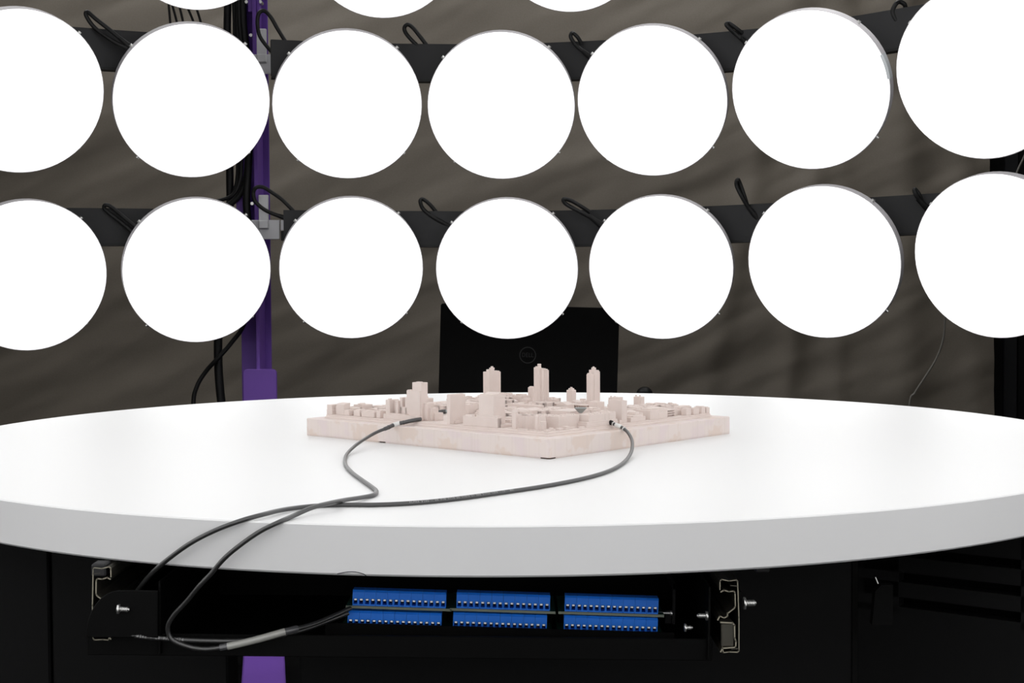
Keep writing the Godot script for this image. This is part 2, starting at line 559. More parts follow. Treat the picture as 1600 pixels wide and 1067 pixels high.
# ==================================================================== the fabric behind
func build_backdrop():
	var wrinkle := noise(3, 1.0, 4)
	var soft := noise(8, 0.55, 2)
	var nx := 240
	var ny := 150
	var x0 := -2.9
	var x1 := 1.505
	var y1 := 2.7
	var deep := func(x: float, y: float) -> float:
		var ca := cos(0.42)
		var sa := sin(0.42)
		var u := x * ca + y * sa
		var v := -x * sa + y * ca
		var z := -2.9 + soft.get_noise_2d(x, y) * 0.03
		z += wrinkle.get_noise_2d(u * 0.5, v * 3.2) * 0.015
		z += wrinkle.get_noise_2d(u * 2.2 + 40.0, v * 7.0) * 0.0045
		for f in [[0.64, 0.05, 0.022, 0.12], [0.88, 0.04, 0.022, 0.07], [1.02, 0.03, 0.012, 0.02], [1.23, 0.06, 0.035, 0.0], [1.44, 0.05, 0.02, -0.02]]:
			var c: float = f[0] + (y - 0.7) * f[3] * 2.0
			z += f[2] * exp(-pow((x - c) / f[1], 2.0)) * (0.75 + 0.25 * sin(y * 3.0 + x * 7.0))
		return z
	var grid := []
	for j in ny + 1:
		var row := []
		for i in nx + 1:
			var x := lerpf(x0, x1, float(i) / nx)
			var y := lerpf(0.004, y1, float(j) / ny)
			row.append(Vector3(x - (y - 1.2) * 0.02 * smoothstep(0.8, 1.5, x), y, deep.call(x, y)))
		grid.append(row)
	var st := mb()
	st.set_smooth_group(0)
	for j in ny:
		for i in nx:
			quad(st, grid[j][i], grid[j][i + 1], grid[j + 1][i + 1], grid[j + 1][i])
	var o := obj("backdrop_fabric", st, "fabric")
	tag(o, "wrinkled grey-brown fabric backdrop hanging behind the light panels", "fabric")
	var hang := thing("curtain_rod", "black rod carrying the backdrop fabric above the picture", "rod", Vector3(0, y1, -2.9))
	st = mb()
	tube(st, [Vector3(-3.2, 0, 0), Vector3(3.2, 0, 0)], 0.03, 12)
	obj("rod", st, "cord", hang)


# ==================================================================== the table
func build_table():
	var o := thing("round_table", "large round white tabletop on a black base, carrying the pink city model", "table", Vector3(0, 0, 0))
	var st := mb()
	var r := TABLE_RADIUS
	var y := TABLE_TOP
	lathe(st, [Vector2(0, y - 0.0004), Vector2(0.001, y), Vector2(r - 0.001, y)], 200)
	lathe(st, [Vector2(r - 0.001, y), Vector2(r, y - 0.0008)], 200)
	obj("tabletop", st, "laminate", o)
	st = mb()
	lathe(st, [Vector2(0, y - 0.0300), Vector2(r - 0.0012, y - 0.0300), Vector2(r, y - 0.0288), Vector2(r, y - 0.0008)], 200)
	obj("edge_band", st, "edge_band", o)
	# the black carcass under it: two fronts with a gap between, and a third panel further left
	var fronts := [[-0.52, -0.3595], [-0.3575, -0.2214], [-0.1656, 0.2655]]
	for f in fronts:
		st = mb()
		span(st, Vector3(f[0], 0.0, 0.24), Vector3(f[1], 0.655, 0.28), 0.0015)
		obj("front_panel", st, "black_paint", o)
	st = mb()
	span(st, Vector3(-0.52, 0.645, -0.35), Vector3(0.40, 0.6598, 0.30), 0.001)
	obj("top_plate", st, "black_paint", o)
	for x in [-0.5, 0.25]:
		st = mb()
		span(st, Vector3(x, 0.0, -0.35), Vector3(x + 0.02, 0.645, 0.24), 0.001)
		obj("side_panel", st, "black_paint", o)
	for x in [-0.2525, 0.1542]:
		st = mb()
		span(st, Vector3(x - 0.0045, 0.652, 0.488), Vector3(x + 0.0045, 0.66, 0.5), 0.001)
		obj("spacer", st, "rail_black", o)
	st = mb()
	tube(st, smooth_path([Vector3(-0.101, 0.661, 0.5388), Vector3(-0.096, 0.6622, 0.5402), Vector3(-0.091, 0.6625, 0.5408), Vector3(-0.086, 0.6615, 0.5414), Vector3(-0.084, 0.6602, 0.5412)], 4), 0.00025, 5)
	tag(obj("loose_thread", st, "thread"), "thin dark loose thread on the lower edge of the white tabletop", "thread")
	# vented black box on the right
	var v := thing("vented_case", "black case with three slots under the right part of the table", "case", Vector3(0.268, 0.0, 0.285))
	v.rotation.y = -0.62
	st = mb()
	for s in [[0.0, 0.585], [0.5925, 0.604], [0.6115, 0.6235], [0.6305, 0.655]]:
		span(st, Vector3(0, s[0], -0.012), Vector3(0.24, s[1], 0.0))
	span(st, Vector3(0, 0.58, -0.012), Vector3(0.032, 0.655, 0.0))
	span(st, Vector3(0.122, 0.58, -0.012), Vector3(0.24, 0.655, 0.0))
	obj("slotted_side", st, "black_paint", v)
	st = mb()
	span(st, Vector3(0.0, 0.0, -0.10), Vector3(0.24, 0.65, -0.03), 0.001)
	obj("body", st, "black_floor", v)
	var l := thing("latch_hook", "small black hook hanging beside the slotted case", "hook", Vector3(0.240, 0.634, 0.45))
	st = mb()
	prism(st, PackedVector2Array([Vector2(-0.006, -0.026), Vector2(0.0075, -0.026), Vector2(0.0075, 0.0), Vector2(0.0, 0.0), Vector2(-0.004, -0.004)]), -0.003, 0.003, Transform3D(Basis(Vector3.RIGHT, -PI / 2) * Basis.from_scale(Vector3(1, 1, 1)), Vector3.ZERO))
	obj("hook_plate", st, "black_floor", l)
	st = mb()
	tube(st, [Vector3(-0.004, 0.005, 0.003), Vector3(-0.0025, 0.001, 0.004)], 0.0004, 6)
	obj("bright_edge", st, "steel", l)


# ==================================================================== the post
func build_post():
	var o := thing("purple_post", "tall purple steel post of T section standing behind the light panels", "post", Vector3(-0.5525, 0, -1.64))
	var st := mb()
	span(st, Vector3(-0.0497, 0.0, -0.046), Vector3(0.0168, 2.3, -0.040), 0.001)
	obj("flange", st, "purple", o)
	st = mb()
	span(st, Vector3(-0.004, 0.0, -0.040), Vector3(0.004, 2.3, 0.030), 0.001)
	obj("web", st, "purple", o)
	# end plate with rounded top corners
	st = mb()
	var pl := PackedVector2Array()
	pl.append(Vector2(0.0415, 0.0))
	pl.append(Vector2(-0.0305, 0.0))
	for k in 7:
		var a := PI - (PI / 2) * k / 6.0
		pl.append(Vector2(-0.0305 + 0.009 + 0.009 * cos(a), 0.661 + 0.009 * sin(a)))
	for k in 7:
		var a := PI / 2 - (PI / 2) * k / 6.0
		pl.append(Vector2(0.0415 - 0.009 + 0.009 * cos(a), 0.661 + 0.009 * sin(a)))
	prism(st, pl, 0.032, 0.042, Transform3D(Basis(Vector3(1, 0, 0), Vector3(0, 0, 1), Vector3(0, 1, 0)), Vector3.ZERO), 0.001)
	obj("end_plate", st, "purple", o)
	# its foot on the floor, running towards the table
	st = mb()
	span(st, Vector3(-0.0435, 0.0, -0.02), Vector3(0.0435, 0.06, 0.50), 0.003, Transform3D(Basis(Vector3.UP, 0.18), Vector3(0.0, 0, 0)))
	obj("foot", st, "purple", o)
	# a splice plate and bolts
	st = mb()
	span(st, Vector3(-0.014, 1.445, 0.0), Vector3(-0.004, 1.62, 0.022), 0.001)
	span(st, Vector3(0.004, 1.445, 0.0), Vector3(0.0115, 1.62, 0.022), 0.001)
	obj("splice_plate", st, "purple", o)
	for b in [[-0.0176, 1.4667], [0.0129, 1.4665], [-0.0088, 1.3949], [-0.0105, 1.0305]]:
		st = mb()
		tube(st, [Vector3(b[0], b[1], 0.0), Vector3(b[0], b[1], 0.022)], 0.0036, 10)
		obj("bolt", st, "steel", o)
	st = mb()
	span(st, Vector3(-0.052, 0.985, -0.03), Vector3(-0.026, 1.08, -0.012), 0.001)
	obj("side_lug", st, "purple", o)
	# clamps that hold the rails to the post
	for c in [[0.0, "lowest", -1.6], [0.3565, "middle", -1.6]]:
		var k := thing("rail_clamp", "brushed silver clamp plate holding the %s black rail to the purple post" % c[1], "clamp", Vector3(-0.55, 0.962 + c[0], c[2]), "silver rail clamps on the purple post")
		st = mb()
		span(st, Vector3(0.006, 0.012, 0.0), Vector3(0.0268, 0.085, 0.008), 0.001)
		obj("strap", st, "aluminium", k)
		st = mb()
		span(st, Vector3(0.0065, 0.0125, 0.008), Vector3(0.0272, 0.030, 0.013), 0.0015)
		obj("strap_lip", st, "aluminium", k)
		st = mb()
		span(st, Vector3(-0.012, -0.0105, -0.006), Vector3(0.0497, 0.0315, 0.0), 0.001)
		obj("clamp_plate", st, "aluminium", k)
		st = mb()
		span(st, Vector3(0.0517, 0.0085, -0.006), Vector3(0.085, 0.0310, 0.0), 0.001)
		obj("rail_block", st, "aluminium", k)
		st = mb()
		span(st, Vector3(0.0520, -0.0135, -0.010), Vector3(0.085, 0.0075, -0.002), 0.001)
		obj("dark_block", st, "cord", k)


func hung(label: String, pts: Array, r: float, group := "", called := "power_cable", m := "cord"):
	var st := mb()
	tube(st, smooth_path(pts, 5), r, 9)
	tag(obj(called, st, m), label, "cable", group)


func build_background():
	# cables along the post
	var g := "black cables bundled beside the purple post"
	hung("thick black cable hanging straight, farthest from the purple post", [Vector3(-0.62, 1.62, -1.66), Vector3(-0.619, 1.48, -1.66), Vector3(-0.621, 1.39, -1.66), Vector3(-0.619, 1.2, -1.66), Vector3(-0.62, 1.0, -1.665), Vector3(-0.618, 0.9, -1.67)], 0.0085, g)
	hung("black cable bowed outward beside the straight thick cable, swinging under the lower rail", [Vector3(-0.612, 1.6, -1.65), Vector3(-0.602, 1.44, -1.648), Vector3(-0.604, 1.30, -1.648), Vector3(-0.600, 1.16, -1.648), Vector3(-0.599, 1.10, -1.648), Vector3(-0.607, 1.06, -1.648), Vector3(-0.625, 1.03, -1.65), Vector3(-0.66, 1.01, -1.655)], 0.0045, g)
	hung("black cable crossing from the post to the left below the middle row", [Vector3(-0.588, 1.6, -1.64), Vector3(-0.594, 1.44, -1.64), Vector3(-0.590, 1.36, -1.64), Vector3(-0.582, 1.25, -1.64), Vector3(-0.575, 1.14, -1.64), Vector3(-0.582, 1.08, -1.64), Vector3(-0.600, 1.045, -1.642), Vector3(-0.635, 1.02, -1.645), Vector3(-0.68, 1.01, -1.65)], 0.007, g)
	hung("black cable running close along the left side of the purple post", [Vector3(-0.578, 1.6, -1.63), Vector3(-0.580, 1.44, -1.63), Vector3(-0.574, 1.36, -1.63), Vector3(-0.569, 1.2, -1.63), Vector3(-0.573, 1.10, -1.63), Vector3(-0.577, 1.03, -1.63), Vector3(-0.573, 0.95, -1.64), Vector3(-0.572, 0.9, -1.64)], 0.0085, g)
	hung("slim black cable looped outermost on the bundle beside the post", [Vector3(-0.584, 1.6, -1.625), Vector3(-0.587, 1.45, -1.622), Vector3(-0.583, 1.38, -1.622), Vector3(-0.577, 1.27, -1.622), Vector3(-0.585, 1.16, -1.622), Vector3(-0.588, 1.09, -1.624), Vector3(-0.606, 1.05, -1.626), Vector3(-0.65, 1.035, -1.63)], 0.0042, g)
	hung("thick black cable hanging below the lowest row of panels, left of the purple post", [Vector3(-0.6577, 0.93, -1.7), Vector3(-0.6577, 0.776, -1.7), Vector3(-0.6588, 0.69, -1.7), Vector3(-0.6554, 0.618, -1.7), Vector3(-0.6452, 0.516, -1.7), Vector3(-0.63, 0.3, -1.7), Vector3(-0.63, 0.02, -1.68)], 0.0098)
	hung("thin black cable crossing behind the thick one and curving down left", [Vector3(-0.575, 0.86, -1.68), Vector3(-0.595, 0.769, -1.68), Vector3(-0.624, 0.726, -1.68), Vector3(-0.6515, 0.693, -1.672), Vector3(-0.682, 0.662, -1.68), Vector3(-0.704, 0.625, -1.68), Vector3(-0.7117, 0.576, -1.68), Vector3(-0.71, 0.4, -1.68), Vector3(-0.70, 0.02, -1.68)], 0.0050)
	var g2 := "thin black wires hanging between two panels"
	var nth := ["first", "second", "third", "fourth", "fifth"]
	var ends := [[-734.4, -731.0], [-728.5, -716.5], [-713.5, -703.0], [-699.5, -680.5], [-679.5, -665.0]]
	for i in 5:
		var a: float = ends[i][0] * 0.001
		var b: float = ends[i][1] * 0.001
		hung("%s from the left of five thin black wires above the middle row" % nth[i], [Vector3(a - (b - a) * 1.6, 1.55, -1.6), Vector3(a, 1.467, -1.6), Vector3(b, 1.419, -1.6), Vector3(b + (b - a) * 0.9, 1.36, -1.6)], 0.0026, g2, "thin_wire")
	hung("thin grey wire curving down in front of the fabric on the right", [Vector3(1.0405, 0.85, -1.9), Vector3(1.0393, 0.781, -1.9), Vector3(1.0349, 0.7196, -1.9), Vector3(1.0183, 0.6706, -1.9), Vector3(0.9924, 0.6277, -1.9), Vector3(0.968, 0.5895, -1.9), Vector3(0.9528, 0.548, -1.9), Vector3(0.945, 0.3, -1.9), Vector3(0.95, 0.01, -1.9)], 0.0024, "", "grey_wire", "wire_grey")
	hung("thin grey wire slanting between the two panels at the right edge", [Vector3(1.27, 1.28, -1.9), Vector3(1.2314, 1.1658, -1.9), Vector3(1.2133, 1.1249, -1.9), Vector3(1.1953, 1.0824, -1.9), Vector3(1.15, 0.99, -1.9), Vector3(1.06, 0.9, -1.9)], 0.0024, "", "grey_wire", "wire_grey")
	# the low black desk with the monitor and the knob-topped thing
	var d := thing("low_desk", "low black desk behind the round table, carrying the black monitor", "desk", Vector3(0.1, 0, -2.2))
	var st := mb()
	span(st, Vector3(-0.6, 0.47, -0.3), Vector3(0.6, 0.5, 0.3), 0.002)
	obj("desktop", st, "black_paint", d)
	for x in [-0.57, 0.57]:
		for z in [-0.27, 0.27]:
			st = mb()
			span(st, Vector3(x - 0.02, 0, z - 0.02), Vector3(x + 0.02, 0.47, z + 0.02), 0.002)
			obj("leg", st, "black_paint", d)
	var m := thing("monitor", "black computer monitor seen from behind, with a faint round emblem", "monitor", Vector3(0.045, 0.5, -2.2))
	var tilt := Transform3D(Basis(Vector3(0, 0, 1), deg_to_rad(-1.9)), Vector3(0, 0.155, 0))
	st = mb()
	var body := rounded(0.468, 0.292, 0.006)
	prism(st, body, -0.016, 0.0, tilt * Transform3D(Basis(Vector3(1, 0, 0), PI / 2) , Vector3.ZERO), 0.001)
	obj("back_cover", st, "monitor_black", m)
	st = mb()
	span(st, Vector3(-0.228, -0.13, -0.022), Vector3(0.228, 0.14, -0.0165), 0.001, tilt)
	obj("screen", st, "black_metal", m)
	st = mb()
	var ring := tilt * Transform3D(Basis(Vector3.RIGHT, PI / 2), Vector3(-0.003, 0.0165, 0.0))
	lathe(st, [Vector2(0.0195, 0.0), Vector2(0.0195, 0.0008), Vector2(0.0218, 0.0008), Vector2(0.0218, 0.0)], 48, ring)
	obj("emblem_ring", st, "emblem", m)
	var f := SystemFont.new()
	f.font_names = PackedStringArray(["Droid Sans"])
	var tm := TextMesh.new()
	tm.text = "DELL"
	tm.font = f
	tm.font_size = 32
	tm.pixel_size = 0.013 / 32.0 * 1.1
	tm.depth = 0.0008
	var e := MeshInstance3D.new()
	e.mesh = tm
	put("emblem_letters", e, "emblem", m)
	e.transform = tilt * Transform3D(Basis(), Vector3(-0.003, 0.0165, 0.0004))
	st = mb()
	span(st, Vector3(-0.03, 0.008, -0.045), Vector3(0.03, 0.14, -0.020), 0.003)
	obj("stand_neck", st, "monitor_black", m)
	st = mb()
	span(st, Vector3(-0.12, 0.0, -0.13), Vector3(0.12, 0.008, 0.06), 0.003)
	obj("stand_base", st, "monitor_black", m)
	var k := thing("domed_knob", "small black dome-topped object peeking over the table's far edge beside the monitor", "knob", Vector3(0.3384, 0.5, -2.1))
	st = mb()
	var prof := [Vector2(0, 0), Vector2(0.022, 0), Vector2(0.0225, 0.07)]
	for i in 7:
		var a := (PI / 2) * i / 6.0
		prof.append(Vector2(0.0222 * cos(a), 0.072 + 0.0222 * sin(a)))
	lathe(st, prof, 32)
	obj("knob_body", st, "cord", k)
	# black rack at the right
	var rk := thing("equipment_rack", "tall black equipment rack beyond the fabric's right edge", "rack", Vector3(1.53, 0, -3.1))
	st = mb()
	span(st, Vector3(-0.05, 0, -0.35), Vector3(0.85, 2.1, -0.02), 0.003)
	obj("body", st, "rack_black", rk)
	st = mb()
	span(st, Vector3(0.0905, 0.03, -0.02), Vector3(0.1335, 2.05, 0.0), 0.002)
	obj("frame_strip", st, "rack_strip", rk)
	st = mb()
	span(st, Vector3(0.14, 0.03, -0.02), Vector3(0.80, 2.05, -0.004), 0.002)
	obj("door", st, "rack_black", rk)


func rounded(w: float, h: float, r: float) -> PackedVector2Array:
	var pl := PackedVector2Array()
	for c in [[1, 1, 0.0], [-1, 1, 0.5], [-1, -1, 1.0], [1, -1, 1.5]]:
		for k in 5:
			var a: float = PI * c[2] + (PI / 2) * k / 4.0
			pl.append(Vector2(c[0] * (w / 2 - r) + r * cos(a), c[1] * (h / 2 - r) + r * sin(a)))
	return pl


# ==================================================================== the city model
const SLAB_U := 0.3081
const SLAB_V := 0.2670
const SLAB_H := 0.0166
const GROUND := 0.0203
var city: Node3D
var taken := []


func cb(st: SurfaceTool, u: float, v: float, du: float, dv: float, h0: float, h1: float, bev := 0.25):
	# millimetres: u along the slab's left edge, v along its right edge, heights above the city's ground
	span(st, Vector3(v, GROUND * 1000.0 + h0, -(u + du)) * 0.001, Vector3(v + dv, GROUND * 1000.0 + h1, -u) * 0.001, bev * 0.001)


func cp(st: SurfaceTool, plan: Array, h0: float, h1: float, bev := 0.0):
	var pl := PackedVector2Array()
	for p in plan: pl.append(Vector2(p[1], -p[0]) * 0.001)
	prism(st, pl, GROUND + h0 * 0.001, GROUND + h1 * 0.001, Transform3D(), bev * 0.001)


func claim(u: float, v: float, du: float, dv: float):
	taken.append(Rect2(u, v, du, dv))


func bld(st: SurfaceTool):
	obj("building", st, "plaster", city)


func build_city():
	city = thing("city_model", "pale pink cast relief model of a city on a square slab", "model", Vector3(0.03115, TABLE_TOP, 0.23139))
	city.rotation.y = deg_to_rad(47.88)
	# slab: a foot set back and chipped at the front corner, then the body with its rounded edge
	var u := SLAB_U
	var v := SLAB_V
	var st := mb()
	var foot := PackedVector2Array([Vector2(0.008, -0.0006), Vector2(0.0048, -0.0012), Vector2(0.0030, -0.0042), Vector2(0.0006, -0.0095), Vector2(0.0006, -0.196), Vector2(0.0035, -0.1985), Vector2(0.0035, -0.2035), Vector2(0.0006, -0.206), Vector2(0.0006, -u + 0.0006), Vector2(v - 0.0006, -u + 0.0006), Vector2(v - 0.0006, -0.0006)])
	prism(st, foot, 0.0, 0.0012)
	obj("slab_foot", st, "slab", city)
	for c in [[0.0012, 0.0012, 0.0075], [0.0015, 0.198, 0.0]]:
		st = mb()
		if c[2] > 0.0:
			prism(st, PackedVector2Array([Vector2(0.0085, -0.0004), Vector2(0.0018, -0.0004), Vector2(0.0004, -0.0018), Vector2(0.0004, -0.0095), Vector2(0.0052, -0.0052)]), 0.0002, 0.0013)
		else:
			prism(st, PackedVector2Array([Vector2(0.0004, -0.1982), Vector2(0.0004, -0.2038), Vector2(0.0036, -0.2035), Vector2(0.0036, -0.1985)]), 0.0002, 0.0013)
		obj("chipped_spot", st, "chip_brown", city)
	st = mb()
	var slab := PackedVector2Array()
	for c in [[v, -u, 0.0], [0.0, -u, 0.5], [0.0, 0.0, 1.0], [v, 0.0, 1.5]]:
		var r := 0.0016
		for k in 4:
			var a: float = -(PI * c[2]) - (PI / 2) * k / 3.0
			var sx: float = -1.0 if c[0] > 0.1 else 1.0
			var sz: float = 1.0 if c[1] < -0.1 else -1.0
			slab.append(Vector2(c[0] + sx * r + r * cos(a), c[1] + sz * r + r * sin(a)))
	prism(st, slab, 0.0012, SLAB_H, Transform3D(), 0.0007)
	obj("slab", st, "slab", city)
	# stepped margin up to the city's ground
	var m := 0.0125
	st = mb()
	prism(st, PackedVector2Array([Vector2(m, -m), Vector2(m, -u + m), Vector2(v - m, -u + m), Vector2(v - m, -m)]), SLAB_H, SLAB_H + 0.0018, Transform3D(), 0.0009)
	obj("lower_step", st, "plaster", city)
	st = mb()
	var m2 := m + 0.0012
	prism(st, PackedVector2Array([Vector2(m2, -m2), Vector2(m2, -u + m2), Vector2(v - m2, -u + m2), Vector2(v - m2, -m2)]), SLAB_H + 0.0018, GROUND, Transform3D(), 0.0006)
	obj("ground", st, "plaster", city)
	towers()
	blocks()
	filler()
	insets()


func towers():
	# tower on the left of the skyline: a bright left leaf, a folded right face, a stepped crown
	var st := mb()
	var u := 236.0
	var v := 182.0
	cb(st, u, v, 4.6, 7.5, 0, 37.6)
	cb(st, u + 0.8, v + 7.0, 4.6, 6.0, 0, 36.0)
	cb(st, u + 1.4, v + 12.4, 4.6, 4.6, 0, 35.6)
	cb(st, u + 2.0, v + 16.6, 4.4, 2.9, 0, 34.6)
	cb(st, u + 2.0, v + 1.0, 8.0, 16.0, 0, 35.0)
	cb(st, u + 1.2, v + 3.4, 2.4, 6.0, 37, 39.2)
	cb(st, u + 1.4, v + 5.0, 1.6, 2.6, 39, 40.6)
	bld(st)
	claim(u - 2, v - 2, 14, 24)
	# the pleated tower in the middle
	st = mb()
	u = 163.4
	v = 178.4
	cb(st, u + 1.0, v, 8.0, 3.2, 0, 41.8)
	cb(st, u + 4.0, v - 0.4, 4.6, 2.0, 0, 42.0)
	cp(st, [[u, v + 1.6], [u - 1.0, v + 3.4], [u, v + 5.2], [u + 8, v + 5.2], [u + 8, v + 1.6]], 0, 41.2, 0.2)
	cp(st, [[u, v + 4.4], [u - 1.0, v + 6.2], [u, v + 8.0], [u + 8, v + 8.0], [u + 8, v + 4.4]], 0, 40.8, 0.2)
	cp(st, [[u, v + 7.2], [u - 1.0, v + 9.0], [u, v + 10.8], [u + 8, v + 10.8], [u + 8, v + 7.2]], 0, 40.2, 0.2)
	cp(st, [[u, v + 10.0], [u - 0.8, v + 11.6], [u + 0.4, v + 13.2], [u + 8, v + 13.2], [u + 8, v + 10.0]], 0, 39.0, 0.2)
	cb(st, u + 2.2, v + 12.0, 5.0, 2.6, 0, 36.6)
	cb(st, u + 3.0, v + 1.6, 2.6, 3.2, 41, 45.4)
	cb(st, u + 3.2, v + 0.4, 4.0, 1.4, 41, 43.0)
	bld(st)
	claim(u - 2, v - 2, 13, 18)
	# the tower on the right of the skyline
	st = mb()
	u = 124.0
	v = 209.2
	cb(st, u, v, 6.0, 5.0, 0, 35.0)
	cb(st, u + 1.0, v + 0.4, 4.4, 3.0, 34, 36.2)
	cb(st, u - 0.6, v + 4.4, 7.0, 4.4, 0, 39.2)
	cb(st, u - 0.2, v + 8.2, 6.6, 4.4, 0, 38.8)
	cb(st, u + 0.6, v + 12.2, 5.6, 2.8, 0, 37.4)
	cb(st, u + 1.4, v + 5.6, 3.0, 4.2, 39, 41.4)
	cb(st, u + 2.2, v + 6.6, 1.6, 1.8, 41, 42.4)
	bld(st)
	claim(u - 2, v - 2, 10, 19)
	# the stepped cluster at the left edge
	st = mb()
	cb(st, 171.0, 20.0, 17.5, 6.5, 0, 27.0)
	cb(st, 183.6, 21.0, 5.0, 5.0, 0, 27.6)
	bld(st)
	st = mb()
	cb(st, 170.0, 21.0, 12.2, 8.4, 0, 34.6, 0.4)
	cb(st, 173.0, 23.0, 6.0, 3.0, 34, 35.2)
	bld(st)
	st = mb()
	cb(st, 166.0, 24.0, 6.0, 9.0, 0, 16.0)
	cb(st, 163.0, 27.0, 7.0, 9.0, 0, 11.6)
	cb(st, 160.0, 30.0, 5.0, 9.0, 0, 7.0)
	bld(st)
	st = mb()
	cb(st, 188.0, 20.0, 3.0, 8.0, 0, 20.2)
	cb(st, 194.6, 20.0, 3.0, 12.0, 0, 20.2)
	cb(st, 188.0, 24.0, 9.6, 8.0, 0, 20.0)
	cb(st, 188.0, 20.0, 9.6, 8.0, 0, 11.6)
	bld(st)
	st = mb()
	cb(st, 197.6, 17.5, 3.0, 12.0, 0, 17.0)
	cb(st, 208.6, 17.5, 5.6, 12.0, 0, 17.4)
	cb(st, 197.6, 23.0, 14.0, 10.0, 0, 16.4)
	cb(st, 210.0, 19.0, 2.6, 3.0, 17, 18.6)
	bld(st)
	st = mb()
	cb(st, 168.0, 14.2, 46.0, 6.0, 0, 4.6)
	cb(st, 186.0, 16.0, 24.0, 4.6, 0, 5.4)
	bld(st)
	claim(158, 12, 58, 30)
	# slab-like tower with a wide right face
	st = mb()
	cb(st, 126.4, 13.8, 4.0, 19.6, 0, 25.6)
	cb(st, 127.6, 14.6, 3.2, 17.8, 25, 26.2)
	cb(st, 125.4, 19.0, 1.4, 6.0, 0, 2.6)
	bld(st)
	claim(122, 12, 11, 24)
	# pale block with a podium and an arched roof behind
	st = mb()
	cb(st, 74.6, 14.6, 17.8, 7.4, 0, 27.4)
	cb(st, 76.0, 15.4, 15.0, 5.6, 27, 28.4)
	bld(st)
	st = mb()
	cb(st, 75.8, 21.6, 15.6, 9.0, 0, 25.0)
	var arch := PackedVector2Array()
	for k in 13:
		var a := PI * k / 12.0
		arch.append(Vector2(26.2 + 6.0 * cos(a), 25.0 + 4.6 * sin(a)) * 0.001)
	prism(st, arch, 0.0758, 0.0914, Transform3D(Basis(Vector3(1, 0, 0), Vector3(0, 0, -1), Vector3(0, 1, 0)), Vector3(0, GROUND, 0)), 0.0)
	bld(st)
	st = mb()
	cb(st, 69.8, 13.9, 41.0, 5.0, 0, 8.4)
	cb(st, 69.8, 14.3, 25.4, 5.6, 0, 10.4)
	cb(st, 98.0, 15.6, 3.4, 3.0, 8, 9.8)
	cb(st, 68.8, 18.0, 24.0, 17.0, 0, 2.4)
	bld(st)
	claim(67, 12, 45, 24)
	# square tower at the right edge with a set-back top
	st = mb()
	cb(st, 13.9, 115.3, 15.7, 3.6, 0, 20.4, 0.4)
	cb(st, 15.6, 116.4, 12.0, 8.6, 0, 19.6)
	cb(st, 18.0, 117.2, 8.6, 5.0, 19, 22.6)
	cb(st, 13.8, 112.0, 3.6, 3.0, 0, 3.2)
	bld(st)
	claim(12, 109, 20, 18)
	# towers at the back
	st = mb()
	cb(st, 90.5, 245.0, 8.4, 7.0, 0, 12.2)
	cb(st, 91.4, 246.0, 1.4, 1.4, 12, 14.0)
	cb(st, 96.2, 246.0, 1.4, 1.4, 12, 14.0)
	bld(st)
	claim(88, 243, 13, 10)
	st = mb()
	cb(st, 118.0, 240.0, 8.6, 7.6, 0, 10.2)
	cb(st, 119.2, 241.2, 1.3, 1.3, 10, 12.0)
	cb(st, 124.0, 241.2, 1.3, 1.3, 10, 12.0)
	cb(st, 112.0, 238.0, 7.0, 6.0, 0, 7.4)
	bld(st)
	claim(110, 236, 19, 14)
	st = mb()
	cb(st, 177.5, 244.0, 7.6, 7.4, 0, 15.4, 0.6)
	cb(st, 178.9, 245.4, 4.8, 4.8, 15, 17.0, 0.5)
	cb(st, 180.3, 246.8, 2.2, 2.2, 17, 18.2, 0.4)
	bld(st)
	claim(174, 241, 13, 12)
	st = mb()
	cb(st, 224.0, 235.0, 6.2, 4.6, 0, 16.8)
	cb(st, 225.0, 235.8, 4.2, 3.0, 16.5, 17.8)
	bld(st)
	claim(222, 233, 11, 9)


func bumps(st: SurfaceTool, u: float, v: float, du: float, dv: float, h: float, n: int, r: float):
	# small tree crowns on a roof
	for i in n:
		var p := Vector3(v + rng.randf() * dv, GROUND * 1000.0 + h, -(u + rng.randf() * du)) * 0.001
		var q := r * (0.7 + 0.6 * rng.randf()) * 0.001
		lathe(st, [Vector2(q, -q * 0.2), Vector2(q * 0.85, q * 0.5), Vector2(q * 0.45, q * 0.9), Vector2(0, q)], 7, Transform3D(Basis(), p))


